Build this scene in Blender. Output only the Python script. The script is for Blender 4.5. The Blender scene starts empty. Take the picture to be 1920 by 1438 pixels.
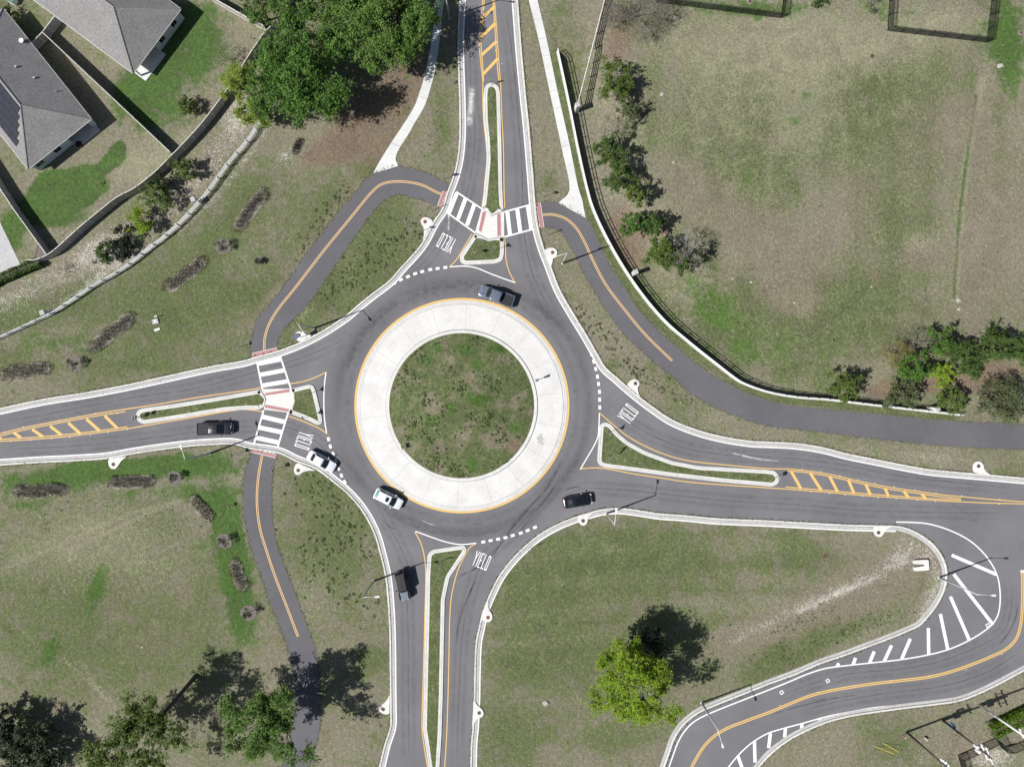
import bpy, bmesh, math, random
import numpy as np
from mathutils import Vector, Matrix
from mathutils.geometry import tessellate_polygon
random.seed(7)
R = math.radians
scene = bpy.context.scene
COL = scene.collection

# ------------------------------------------------------------------ camera, sky, sun, exposure
CAM_H = 113.3                 # drone height above the ground
S = 0.085                     # metres on the ground per photograph pixel
cam_d = bpy.data.cameras.new("camera")
cam = bpy.data.objects.new("camera", cam_d)
COL.objects.link(cam)
cam.location = (0, 0, CAM_H)
cam.rotation_euler = (0, 0, 0)
cam_d.sensor_width = 36.0
cam_d.lens = 36.0 * CAM_H / (1920 * S)
cam_d.clip_start = 1.0
cam_d.clip_end = 20000.0
scene.camera = cam

SUN_EL, SUN_AZ = 46.5, 249.5  # azimuth clockwise from +Y
world = bpy.data.worlds.new("World")
scene.world = world
world.use_nodes = True
wn = world.node_tree.nodes
wl = world.node_tree.links
wn.clear()
w_out = wn.new("ShaderNodeOutputWorld")
w_bg = wn.new("ShaderNodeBackground")
w_sky = wn.new("ShaderNodeTexSky")
w_sky.sky_type = 'NISHITA'
w_sky.sun_disc = False
w_sky.sun_elevation = R(SUN_EL)
w_sky.sun_rotation = R(SUN_AZ)
w_sky.dust_density = 1.5
w_bg.inputs["Strength"].default_value = 0.05
wl.new(w_sky.outputs[0], w_bg.inputs[0])
wl.new(w_bg.outputs[0], w_out.inputs[0])
sun_d = bpy.data.lights.new("sun", 'SUN')
sun_d.energy = 4.6
sun_d.angle = R(0.5)
sun_d.color = (1.0, 0.97, 0.93)
sun = bpy.data.objects.new("sun", sun_d)
COL.objects.link(sun)
sdir = Vector((math.sin(R(SUN_AZ)) * math.cos(R(SUN_EL)), math.cos(R(SUN_AZ)) * math.cos(R(SUN_EL)), math.sin(R(SUN_EL))))
sun.rotation_euler = sdir.to_track_quat('Z', 'Y').to_euler()
sun.location = sdir * 150
scene.view_settings.view_transform = 'Standard'
scene.view_settings.look = 'None'
scene.view_settings.exposure = 0.56
scene.view_settings.gamma = 1.0
scene.render.engine = 'CYCLES'
scene.cycles.max_bounces = 8
scene.cycles.transparent_max_bounces = 12

# ------------------------------------------------------------------ coordinates
def P(x, y, h=0.0, z=None):
    """ground (or height-h) point seen at photograph pixel x, y"""
    k = S * (CAM_H - h) / CAM_H
    return Vector(((x - 960) * k, (719 - y) * k, h if z is None else z))

def W2(pts):
    return [((x - 960) * S, (719 - y) * S) for x, y in pts]

def q(tx, ty, vals):
    """survey notes taken on 480-pixel map sheets enlarged 3.994 times"""
    return [(tx + vals[i] / 3.994, ty + vals[i + 1] / 3.994) for i in range(0, len(vals), 2)]

def smooth(pts, closed=False, step=3.0):
    pts = [np.array(p, float) for p in pts]
    n = len(pts)
    out = []
    segs = n if closed else n - 1
    for i in range(segs):
        p1, p2 = pts[i], pts[(i + 1) % n]
        p0 = pts[(i - 1) % n] if (closed or i > 0) else p1 * 2 - p2
        p3 = pts[(i + 2) % n] if (closed or i + 2 < n) else p2 * 2 - p1
        d1 = max(np.linalg.norm(p2 - p1), 1e-6)
        t0, t1 = 0, max(np.linalg.norm(p1 - p0), 1e-6) ** .5
        t2 = t1 + d1 ** .5
        t3 = t2 + max(np.linalg.norm(p3 - p2), 1e-6) ** .5
        k = max(1, int(d1 / step))
        for j in range(k):
            t = t1 + (t2 - t1) * j / k
            a1 = (t1 - t) / (t1 - t0) * p0 + (t - t0) / (t1 - t0) * p1
            a2 = (t2 - t) / (t2 - t1) * p1 + (t - t1) / (t2 - t1) * p2
            a3 = (t3 - t) / (t3 - t2) * p2 + (t - t2) / (t3 - t2) * p3
            b1 = (t2 - t) / (t2 - t0) * a1 + (t - t0) / (t2 - t0) * a2
            b2 = (t3 - t) / (t3 - t1) * a2 + (t - t1) / (t3 - t1) * a3
            c = (t2 - t) / (t2 - t1) * b1 + (t - t1) / (t2 - t1) * b2
            out.append((c[0], c[1]))
    if not closed:
        out.append(tuple(pts[-1]))
    return out

def extend(pts, d0=0, d1=0):
    pts = list(pts)
    if d0:
        a, b = np.array(pts[0]), np.array(pts[min(3, len(pts) - 1)])
        v = (a - b) / np.linalg.norm(a - b)
        pts.insert(0, tuple(a + v * d0))
    if d1:
        a, b = np.array(pts[-1]), np.array(pts[-min(4, len(pts))])
        v = (a - b) / np.linalg.norm(a - b)
        pts.append(tuple(a + v * d1))
    return pts

def normals(pts, closed=False):
    p = np.array(pts, float)
    if closed:
        d = np.roll(p, -1, 0) - np.roll(p, 1, 0)
    else:
        d = np.gradient(p, axis=0)
    d /= np.maximum(np.linalg.norm(d, axis=1), 1e-9)[:, None]
    return np.stack([-d[:, 1], d[:, 0]], 1)      # left of travel (world, y up)

def offset(pts, dist, closed=False):
    n = normals(pts, closed)
    p = np.array(pts, float)
    dd = np.array(dist, float)
    if dd.ndim == 0:
        dd = np.full(len(p), float(dd))
    return [tuple(v) for v in p + n * dd[:, None]]

def area(pts):
    p = np.array(pts)
    return 0.5 * np.sum(p[:, 0] * np.roll(p[:, 1], -1) - p[:, 1] * np.roll(p[:, 0], -1))

# ------------------------------------------------------------------ object helpers
def tag(o, label=None, cat=None, group=None, kind=None):
    if label: o["label"] = label
    if cat: o["category"] = cat
    if group: o["group"] = group
    if kind: o["kind"] = kind
    return o

def empty(name, loc, label, cat, group=None, rz=0.0):
    o = bpy.data.objects.new(name, None)
    COL.objects.link(o)
    o.location = loc
    o.rotation_euler = (0, 0, rz)
    return tag(o, label, cat, group)

def link_mesh(name, me, material=None, parent=None):
    o = bpy.data.objects.new(name, me)
    COL.objects.link(o)
    if material is not None and not me.materials:
        for m in (material if isinstance(material, (list, tuple)) else [material]):
            me.materials.append(m)
    if parent is not None:
        o.parent = parent
    return o

class MB:
    """collects faces and builds them as one mesh"""
    def __init__(self):
        self.v, self.f, self.uv, self.m = [], [], {}, []
    def add(self, verts, faces, mi=0):
        b = len(self.v)
        self.v += [tuple(v) for v in verts]
        for f in faces:
            self.f.append([b + i for i in f]); self.m.append(mi)
        return b
    def poly(self, pts, z, mi=0):
        vs = [Vector((p[0], p[1], 0)) for p in pts]
        tris = tessellate_polygon([vs])
        fs = []
        for a, b, c in tris:
            n = (vs[b] - vs[a]).cross(vs[c] - vs[a]).z
            fs.append((a, b, c) if n > 0 else (a, c, b))
        self.add([(p[0], p[1], z) for p in pts], fs, mi)
    def strip(self, A, B, za, zb, closed=False, mi=0):
        """B lies to the left of A"""
        n = len(A)
        b = len(self.v)
        self.v += [(p[0], p[1], za) for p in A] + [(p[0], p[1], zb) for p in B]
        for i in range(n if closed else n - 1):
            j = (i + 1) % n
            self.f.append([b + i, b + j, b + n + j, b + n + i]); self.m.append(mi)
    def ribbon(self, pts, w, z, closed=False, off=0.0, mi=0):
        A = offset(pts, off - w / 2, closed); B = offset(pts, off + w / 2, closed)
        b = len(self.f)
        self.strip(A, B, z, z, closed, mi)
        p = np.array(pts); d = np.concatenate([[0], np.cumsum(np.linalg.norm(np.diff(p, axis=0), axis=1))])
        t = d / max(d[-1], 1e-6)
        for k in range(len(self.f) - b):
            j = (k + 1) % len(pts)
            self.uv[b + k] = [(t[k], 0), (t[j], 0), (t[j], 1), (t[k], 1)]
    def quad(self, pts, z, mi=0):
        if area(pts) < 0: pts = pts[::-1]
        self.add([(p[0], p[1], z) for p in pts], [list(range(len(pts)))], mi)
    def box(self, c, s, rz=0.0, mi=0, M=None):
        x, y, z = s[0] / 2, s[1] / 2, s[2] / 2
        vs = [Vector(v) for v in ((-x, -y, -z), (x, -y, -z), (x, y, -z), (-x, y, -z), (-x, -y, z), (x, -y, z), (x, y, z), (-x, y, z))]
        rot = M if M is not None else Matrix.Rotation(rz, 3, 'Z')
        self.add([rot @ v + Vector(c) for v in vs], [(0, 3, 2, 1), (4, 5, 6, 7), (0, 1, 5, 4), (1, 2, 6, 5), (2, 3, 7, 6), (3, 0, 4, 7)], mi)
    def tube(self, pts, rad, n=8, caps=True, mi=0):
        pts = [Vector(p) for p in pts]
        if not hasattr(rad, '__len__'): rad = [rad] * len(pts)
        b = len(self.v)
        u = None
        for i, p in enumerate(pts):
            d = (pts[min(i + 1, len(pts) - 1)] - pts[max(i - 1, 0)])
            if d.length < 1e-9: d = Vector((0, 0, 1))
            d.normalize()
            if u is None:
                u = d.orthogonal().normalized()
            u = (u - d * u.dot(d)); u = u.normalized() if u.length > 1e-6 else d.orthogonal().normalized()
            w = d.cross(u)
            for k in range(n):
                a = 2 * math.pi * k / n
                self.v.append(tuple(p + (u * math.cos(a) + w * math.sin(a)) * rad[i]))
        for i in range(len(pts) - 1):
            for k in range(n):
                self.f.append([b + i * n + k, b + i * n + (k + 1) % n, b + (i + 1) * n + (k + 1) % n, b + (i + 1) * n + k]); self.m.append(mi)
        if caps:
            self.f.append([b + k for k in reversed(range(n))]); self.m.append(mi)
            e = b + (len(pts) - 1) * n
            self.f.append([e + k for k in range(n)]); self.m.append(mi)
    def lathe(self, prof, n=16, c=(0, 0, 0), mi=0):
        b = len(self.v)
        for r, z in prof:
            for k in range(n):
                a = 2 * math.pi * k / n
                self.v.append((c[0] + r * math.cos(a), c[1] + r * math.sin(a), c[2] + z))
        for i in range(len(prof) - 1):
            for k in range(n):
                self.f.append([b + i * n + k, b + i * n + (k + 1) % n, b + (i + 1) * n + (k + 1) % n, b + (i + 1) * n + k]); self.m.append(mi)
        e = b + (len(prof) - 1) * n
        self.f.append([e + k for k in range(n)]); self.m.append(mi)
    def prism(self, pts, z0, z1, mi=0):
        if area(pts) < 0: pts = pts[::-1]
        self.poly(pts, z1, mi)
        n = len(pts); b = len(self.v)
        self.v += [(p[0], p[1], z0) for p in pts] + [(p[0], p[1], z1) for p in pts]
        for i in range(n):
            j = (i + 1) % n
            self.f.append([b + i, b + j, b + n + j, b + n + i]); self.m.append(mi)
    def build(self, name, material, parent=None, shade=False, bevel=0.0):
        me = bpy.data.meshes.new(name)
        me.from_pydata(self.v, [], self.f)
        if self.uv:
            uvl = me.uv_layers.new(name="UVMap")
            for fi, uvs in self.uv.items():
                for k, li in enumerate(me.polygons[fi].loop_indices):
                    uvl.data[li].uv = uvs[k]
        for m in (material if isinstance(material, (list, tuple)) else [material]):
            me.materials.append(m)
        if len(me.materials) > 1:
            me.polygons.foreach_set("material_index", self.m)
        if shade:
            me.polygons.foreach_set("use_smooth", [True] * len(me.polygons))
        me.update()
        o = link_mesh(name, me, None, parent)
        if bevel:
            md = o.modifiers.new("bevel", 'BEVEL'); md.width = bevel; md.segments = 2; md.limit_method = 'ANGLE'; md.angle_limit = R(40)
        return o

def structure(o):
    o["kind"] = "structure"
    return o

# ------------------------------------------------------------------ materials
class N:
    """tiny node-graph helper"""
    def __init__(self, name):
        self.mat = bpy.data.materials.new(name)
        self.mat.use_nodes = True
        self.t = self.mat.node_tree
        self.b = self.t.nodes["Principled BSDF"]
        self.out = self.t.nodes["Material Output"]
        self.co = self.t.nodes.new("ShaderNodeNewGeometry").outputs["Position"]
    def link(self, a, b): self.t.links.new(a, b)
    def val(self, sock, v):
        if hasattr(v, "is_output"): self.link(v, sock)
        elif isinstance(v, (tuple, list)) and len(v) == 3 and sock.type == 'RGBA': sock.default_value = (*v, 1)
        else: sock.default_value = v
    def noise(self, scale, detail=3, rough=.55, co=None, dist=0.0, out=0):
        n = self.t.nodes.new("ShaderNodeTexNoise")
        n.inputs["Scale"].default_value = scale; n.inputs["Detail"].default_value = detail
        n.inputs["Roughness"].default_value = rough; n.inputs["Distortion"].default_value = dist
        self.link(co if co is not None else self.co, n.inputs["Vector"])
        return n.outputs[out]
    def vor(self, scale, co=None, feature='F1', out=0):
        n = self.t.nodes.new("ShaderNodeTexVoronoi"); n.feature = feature
        n.inputs["Scale"].default_value = scale
        self.link(co if co is not None else self.co, n.inputs["Vector"])
        return n.outputs[out]
    def m(self, op, a, b=0.0, c=0.0):
        n = self.t.nodes.new("ShaderNodeMath"); n.operation = op
        self.val(n.inputs[0], a); self.val(n.inputs[1], b); self.val(n.inputs[2], c)
        return n.outputs[0]
    def ss(self, x, lo, hi, a=0.0, b=1.0):
        n = self.t.nodes.new("ShaderNodeMapRange"); n.interpolation_type = 'SMOOTHSTEP'
        self.val(n.inputs["Value"], x); n.inputs["From Min"].default_value = lo; n.inputs["From Max"].default_value = hi
        n.inputs["To Min"].default_value = a; n.inputs["To Max"].default_value = b
        return n.outputs[0]
    def mix(self, f, a, b, mode='MIX'):
        n = self.t.nodes.new("ShaderNodeMix"); n.data_type = 'RGBA'; n.blend_type = mode
        self.val(n.inputs[0], f); self.val(n.inputs[6], a); self.val(n.inputs[7], b)
        return n.outputs[2]
    def gray(self, v):
        n = self.t.nodes.new("ShaderNodeCombineColor")
        for i in range(3): self.val(n.inputs[i], v)
        return n.outputs[0]
    def mapped(self, scale=(1, 1, 1), rot=(0, 0, 0), co=None):
        n = self.t.nodes.new("ShaderNodeMapping")
        n.inputs["Scale"].default_value = scale; n.inputs["Rotation"].default_value = rot
        self.link(co if co is not None else self.co, n.inputs["Vector"])
        return n.outputs[0]
    def xyz(self, v=None):
        n = self.t.nodes.new("ShaderNodeSeparateXYZ"); self.link(v if v is not None else self.co, n.inputs[0])
        return n.outputs
    def attr(self, name):
        n = self.t.nodes.new("ShaderNodeAttribute"); n.attribute_name = name
        return n
    def bump(self, h, strength=.4, dist=.05):
        n = self.t.nodes.new("ShaderNodeBump")
        n.inputs["Strength"].default_value = strength; n.inputs["Distance"].default_value = dist
        self.link(h, n.inputs["Height"]); self.link(n.outputs[0], self.b.inputs["Normal"])
    def done(self, color=None, rough=.8, metal=0.0, spec=.3, coat=0.0):
        if color is not None: self.val(self.b.inputs["Base Color"], color)
        self.val(self.b.inputs["Roughness"], rough); self.b.inputs["Metallic"].default_value = metal
        self.b.inputs["Specular IOR Level"].default_value = spec
        if coat: self.b.inputs["Coat Weight"].default_value = coat; self.b.inputs["Coat Roughness"].default_value = .05
        return self.mat

def plain(name, col, rough=.6, metal=0.0, spec=.4, var=.12, scale=6.0, coat=0.0):
    n = N(name)
    f = n.noise(scale, 4, .6)
    c = n.mix(f, tuple(max(0, x * (1 - var)) for x in col), tuple(min(1, x * (1 + var)) for x in col))
    return n.done(c, rough, metal, spec, coat)

def ground_material():
    n = N("turf")
    at = n.attr("patch"); sep = n.t.nodes.new("ShaderNodeSeparateColor"); n.link(at.outputs["Color"], sep.inputs[0])
    ag, ad, asand = sep.outputs[0], sep.outputs[1], sep.outputs[2]
    at2 = n.attr("patch_b"); sep2 = n.t.nodes.new("ShaderNodeSeparateColor"); n.link(at2.outputs["Color"], sep2.inputs[0])
    lush, red, pale = sep2.outputs[0], sep2.outputs[1], sep2.outputs[2]
    big = n.noise(.055, 4, .6)
    mid = n.noise(.33, 6, .68, dist=.5)
    sm = n.noise(1.25, 6, .74)
    sm2 = n.noise(1.7, 5, .72, co=n.mapped((1, 1, 1), (0, 0, 1.1)))
    fine = n.noise(5.0, 4, .75)
    edge = n.m('ADD', n.m('MULTIPLY', n.m('SUBTRACT', mid, .5), 1.5), n.m('MULTIPLY', n.m('SUBTRACT', sm, .5), .6))
    # dry to green
    gsum = n.m('ADD', n.m('MULTIPLY', big, .5), n.m('ADD', n.m('MULTIPLY', mid, 1.0), n.m('MULTIPLY', sm, .40)))
    gsum = n.m('ADD', gsum, n.m('MULTIPLY', ag, .65))
    gf = n.ss(gsum, .82, 1.20)
    col = n.mix(gf, (.202, .186, .138), (.092, .113, .047))
    # straw coloured dead blades, pale thatch and bare earth
    straw = n.ss(n.m('ADD', n.m('ADD', n.m('MULTIPLY', sm2, .55), n.m('MULTIPLY', fine, 1.0)), n.m('MULTIPLY', pale, .35)), .76, 1.08)
    col = n.mix(n.m('MULTIPLY', straw, .50), col, (.262, .246, .178))
    col = n.mix(n.m('MULTIPLY', n.ss(n.m('ADD', pale, n.m('MULTIPLY', edge, .5)), .1, .9), .55), col, (.232, .222, .152))
    earth = n.m('MULTIPLY', n.ss(n.noise(.17, 5, .62, dist=.8), .55, .72), .5)
    col = n.mix(earth, col, (.172, .145, .114))
    lm = n.ss(n.m('ADD', n.m('MINIMUM', lush, 1.05), n.m('MULTIPLY', edge, 1.25)), .30, .86)
    col = n.mix(n.m('MULTIPLY', lm, .90), col, n.mix(sm2, (.028, .070, .014), (.080, .136, .034)))
    dm = n.ss(n.m('ADD', ad, n.m('MULTIPLY', edge, .8)), .22, .85)
    col = n.mix(n.m('MULTIPLY', dm, .64), col, n.mix(fine, (.138, .114, .088), (.245, .206, .160)))
    rm = n.ss(n.m('ADD', red, n.m('MULTIPLY', edge, .8)), .25, .85)
    col = n.mix(n.m('MULTIPLY', rm, .75), col, n.mix(fine, (.095, .066, .049), (.225, .160, .122)))
    sand = n.ss(n.m('ADD', n.m('MULTIPLY', n.m('MINIMUM', asand, 1.0), .42), n.m('ADD', n.m('MULTIPLY', sm, .8), n.m('MULTIPLY', fine, .75))), .98, 1.22)
    col = n.mix(n.m('MULTIPLY', sand, .8), col, (.43, .405, .365))
    # tufts and the gaps between them
    tuft = n.ss(n.noise(2.6, 6, .8, dist=.3), .33, .67, .80, 1.17)
    tuft2 = n.ss(sm2, .32, .68, .86, 1.12)
    col = n.mix(1.0, col, n.gray(n.m('MULTIPLY', n.m('MULTIPLY', n.m('MULTIPLY', tuft, n.ss(mid, .34, .66, .84, 1.12)), tuft2), n.ss(fine, .25, .75, .70, 1.32))), 'MULTIPLY')
    specks = n.ss(n.vor(.9), .05, .02)
    keep = n.ss(n.noise(.9, 2), .50, .60)
    col = n.mix(n.m('MULTIPLY', n.m('MULTIPLY', specks, keep), .7), col, (.45, .44, .40))
    n.bump(n.m('ADD', n.m('MULTIPLY', fine, .6), n.m('ADD', sm, sm2)), .7, .12)
    return n.done(col, .95, 0, .08)

def asphalt_material(name, base, worn=True):
    n = N(name)
    x = n.xyz()
    col = tuple(c * 1.0 for c in base)
    big = n.noise(.12, 4, .6); mid = n.noise(.9, 4, .6); g = n.noise(26, 2, .8)
    f = n.m('ADD', n.ss(big, .25, .75, .90, 1.10), n.m('MULTIPLY', n.m('SUBTRACT', mid, .5), .16))
    f = n.m('MULTIPLY', f, n.ss(g, .2, .8, .80, 1.2))
    if worn:
        cx, cy = (866 - 960) * S, (719 - 760.5) * S
        dx = n.m('SUBTRACT', x[0], cx); dy = n.m('SUBTRACT', x[1], cy)
        r = n.m('SQRT', n.m('ADD', n.m('MULTIPLY', dx, dx), n.m('MULTIPLY', dy, dy)))
        streak = n.noise(1.0, 4, .65, co=None)
        wob = n.m('MULTIPLY', n.m('SUBTRACT', n.noise(.07, 2), .5), 2.2)
        rr = n.m('ADD', r, wob)
        band = n.m('SUBTRACT', 1.0, n.m('MULTIPLY', n.m('ABSOLUTE', n.m('SUBTRACT', rr, 20.1)), .42))
        band = n.ss(band, 0, 1)
        light = n.ss(n.m('SUBTRACT', 1.0, n.m('MULTIPLY', n.m('ABSOLUTE', n.m('SUBTRACT', rr, 24.6)), .5)), 0, 1)
        f = n.m('MULTIPLY', f, n.m('SUBTRACT', 1.0, n.m('MULTIPLY', band, n.ss(streak, .2, .8, .11, .22))))
        f = n.m('ADD', f, n.m('MULTIPLY', light, n.ss(streak, .2, .8, .0, .16)))
    c = n.mix(1.0, col, n.gray(f), 'MULTIPLY')
    n.bump(g, .25, .01)
    return n.done(c, .88, 0, .25)

def concrete_material(name, base, polar=False, stain=.5):
    n = N(name)
    big = n.noise(.35, 4, .6); mid = n.noise(2.2, 4, .65); g = n.noise(18, 2, .7)
    f = n.m('MULTIPLY', n.ss(big, .25, .75, .90, 1.05), n.ss(mid, .2, .8, 1 - .16 * stain, 1.05))
    f = n.m('MULTIPLY', f, n.ss(g, .2, .8, .94, 1.06))
    dirt = n.ss(n.noise(.8, 5, .7), .56, .78)
    c = n.mix(1.0, base, n.gray(f), 'MULTIPLY')
    c = n.mix(n.m('MULTIPLY', dirt, .25 * stain), c, tuple(b * .5 for b in base))
    if polar:
        x = n.xyz(); cx, cy = (866 - 960) * S, (719 - 760.5) * S
        dx = n.m('SUBTRACT', x[0], cx); dy = n.m('SUBTRACT', x[1], cy)
        r = n.m('SQRT', n.m('ADD', n.m('MULTIPLY', dx, dx), n.m('MULTIPLY', dy, dy)))
        a = n.m('ARCTAN2', dy, dx)
        cb = n.t.nodes.new("ShaderNodeCombineXYZ")
        n.link(n.m('MULTIPLY', r, 3.0), cb.inputs[0]); n.link(n.m('MULTIPLY', a, 1.3), cb.inputs[1])
        st = n.ss(n.noise(1.0, 4, .7, co=cb.outputs[0]), .52, .75)
        c = n.mix(n.m('MULTIPLY', st, .38), c, tuple(b * .62 for b in base))
    n.bump(g, .15, .01)
    return n.done(c, .85, 0, .25)

def paint_material(name, base, under=(.09, .088, .094), wear=.5):
    n = N(name)
    a = n.noise(5.0, 5, .7); b = n.noise(.5, 3)
    w = n.ss(n.m('ADD', n.m('MULTIPLY', a, .75), n.m('MULTIPLY', b, .3)), .62, .82)
    c = n.mix(n.m('MULTIPLY', w, wear), base, under)
    return n.done(c, .7, 0, .3)

def decal_material(name, base, strength, lengthwise=True, scale=1.2):
    """rubber or dust lying on the road: patchy, so the road shows through"""
    n = N(name)
    uv = n.t.nodes.new("ShaderNodeUVMap").outputs[0]
    s = n.xyz(uv)
    across = n.m('SUBTRACT', 1.0, n.m('ABSOLUTE', n.m('MULTIPLY_ADD', s[1], 2.0, -1.0)))
    across = n.ss(across, 0.0, 1.0)
    ends = n.ss(n.m('SUBTRACT', 1.0, n.m('ABSOLUTE', n.m('MULTIPLY_ADD', s[0], 2.0, -1.0))), 0.0, .25)
    nz = n.ss(n.noise(scale, 4, .65), .25, .72)
    al = n.m('MULTIPLY', n.m('MULTIPLY', across, ends), n.m('MULTIPLY', nz, strength))
    n.val(n.b.inputs["Base Color"], base); n.b.inputs["Roughness"].default_value = .8
    n.b.inputs["Specular IOR Level"].default_value = .2
    n.link(al, n.b.inputs["Alpha"])
    return n.mat

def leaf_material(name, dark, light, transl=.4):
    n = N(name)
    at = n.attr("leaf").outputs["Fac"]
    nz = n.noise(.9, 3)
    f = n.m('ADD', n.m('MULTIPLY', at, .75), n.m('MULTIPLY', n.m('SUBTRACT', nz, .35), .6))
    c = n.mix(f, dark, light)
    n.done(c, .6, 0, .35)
    tr = n.t.nodes.new("ShaderNodeBsdfTranslucent"); n.link(c, tr.inputs["Color"])
    mx = n.t.nodes.new("ShaderNodeMixShader"); mx.inputs[0].default_value = transl
    n.link(n.b.outputs[0], mx.inputs[1]); n.link(tr.outputs[0], mx.inputs[2]); n.link(mx.outputs[0], n.out.inputs["Surface"])
    return n.mat

def shingle_material():
    n = N("roof_shingle")
    a = n.noise(3.5, 4, .7); b = n.noise(14, 2, .8); c0 = n.noise(.4, 2)
    x = n.xyz()
    course = n.m('FRACT', n.m('MULTIPLY', x[2], 12.0))
    f = n.m('MULTIPLY', n.ss(a, .2, .8, .72, 1.25), n.ss(b, .2, .8, .66, 1.35))
    f = n.m('MULTIPLY', f, n.ss(course, 0.0, .3, .80, 1.05))
    f = n.m('MULTIPLY', f, n.ss(c0, .2, .8, .92, 1.08))
    return n.done(n.mix(1.0, (.185, .181, .180), n.gray(f), 'MULTIPLY'), .92, 0, .15)

M = {}
M['turf'] = ground_material()
M['asphalt'] = asphalt_material("asphalt", (.139, .1365, .144))
M['path_asphalt'] = asphalt_material("path_asphalt", (.102, .100, .108), worn=False)
M['concrete'] = concrete_material("kerb_concrete", (.55, .545, .52), stain=.9)
M['gutter'] = concrete_material("gutter_concrete", (.41, .408, .40), stain=1.2)
M['apron'] = concrete_material("apron_concrete", (.55, .547, .535), polar=True, stain=.3)
M['sidewalk'] = concrete_material("sidewalk_concrete", (.55, .555, .545), stain=.6)
M['joint'] = plain("dirt_joint", (.13, .125, .12), .95, var=.5)
M['pad'] = concrete_material("pad_concrete", (.58, .575, .55), stain=.5)
M['white_paint'] = paint_material("white_paint", (.68, .68, .67), wear=.7)
M['yellow_paint'] = paint_material("yellow_paint", (.59, .385, .13), wear=.7)
M['old_yellow'] = paint_material("path_yellow_paint", (.66, .43, .19), wear=.6)
M['tactile'] = paint_material("tactile_red", (.34, .165, .172), (.40, .27, .27), .6)
M['rubber'] = decal_material("rubber_marks", (.040, .039, .043), .15)
M['skid'] = decal_material("skid_marks", (.035, .034, .038), .6, scale=.5)
M['dust'] = decal_material("spilt_dust", (.6, .6, .6), .9, scale=1.6)
M['wear'] = decal_material("polished_wear", (.21, .205, .22), .4, scale=.4)
M['vinyl'] = plain("white_vinyl", (.74, .74, .76), .45, var=.06)
M['tan_vinyl'] = plain("tan_vinyl", (.33, .31, .285), .6, var=.08)
M['tan_cap'] = plain("pale_fence_cap", (.62, .60, .57), .5, var=.06)
M['black_metal'] = plain("black_metal", (.012, .012, .013), .5, spec=.4)
M['steel'] = plain("galvanised_steel", (.40, .41, .43), .45, .15, var=.1)
M['alum'] = plain("pale_aluminium", (.66, .66, .67), .4, .1, var=.05)
M['lampgrey'] = plain("lamp_housing", (.62, .62, .63), .4, var=.05)
M['glass_lens'] = plain("lamp_lens", (.75, .76, .78), .15, spec=.6, var=.02)
M['rust'] = plain("rusty_iron", (.16, .062, .045), .85, var=.35, scale=4)
M['brown_iron'] = plain("brown_iron", (.085, .05, .045), .85, var=.3, scale=4)
M['bark'] = plain("bark", (.085, .068, .055), .95, var=.4, scale=3)
M['pale_bark'] = plain("pale_bark", (.30, .28, .255), .9, var=.3, scale=3)
M['twig'] = plain("grey_twigs", (.19, .175, .16), .95, var=.3, scale=3)
M['shingle'] = shingle_material()
M['stucco'] = plain("pale_stucco", (.50, .535, .55), .9, var=.05, scale=2)
M['trim'] = plain("white_trim", (.68, .68, .67), .6, var=.05)
M['window'] = plain("window_glass", (.018, .022, .028), .06, spec=.8, var=.1)
M['solar'] = plain("solar_cell", (.020, .020, .028), .18, spec=.6, var=.25, scale=1)
M['wood'] = plain("pole_wood", (.075, .058, .048), .95, var=.3, scale=4)
M['tyre'] = plain("tyre_rubber", (.014, .014, .014), .9)
M['rim'] = plain("wheel_alloy", (.45, .45, .46), .3, .8)
M['carglass'] = plain("car_glass", (.010, .016, .018), .06, spec=.7, var=.1)
M['greenglass'] = plain("green_tint_glass", (.14, .30, .27), .10, spec=.6, var=.15, scale=3)
M['headlight'] = plain("headlight_lens", (.72, .74, .76), .12, spec=.7, var=.05)
M['taillight'] = plain("taillight_lens", (.30, .012, .012), .2, spec=.6)
M['blackplastic'] = plain("black_plastic", (.016, .016, .018), .55)
M['chrome'] = plain("chrome", (.75, .75, .76), .12, 1.0, var=.03)
M['liner'] = plain("bed_liner", (.018, .019, .022), .75, var=.2)
M['mulch'] = plain("bark_mulch", (.135, .118, .105), .98, var=.65, scale=7)
M['straw'] = plain("straw_litter", (.225, .208, .170), .98, var=.5, scale=8)
M['rock'] = plain("pale_rock", (.34, .325, .285), .9, var=.35, scale=3)
M['sign_yellow'] = plain("sign_yellow", (.72, .40, .02), .5, var=.03)
M['sign_red'] = plain("sign_red", (.48, .025, .03), .5, var=.03)
M['sign_white'] = plain("sign_white", (.74, .74, .74), .5, var=.03)
M['sign_back'] = plain("sign_back", (.33, .33, .34), .45, .5, var=.08)
M['orange'] = plain("orange_panel", (.62, .13, .03), .5, var=.05)
M['green_box'] = plain("utility_green", (.09, .17, .13), .6, var=.1)
M['paver'] = concrete_material("paver", (.43, .43, .43), stain=1.2)
M['blue_lid'] = plain("blue_plastic", (.20, .30, .45), .5)
# ================================================================== GROUND, ROADS, KERBS, MARKINGS
T = [(i * 480, j) for j in (0, 360, 720, 1078) for i in range(4)]

def cat(*parts):
    out = []
    for p in parts: out += p
    return out

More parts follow.
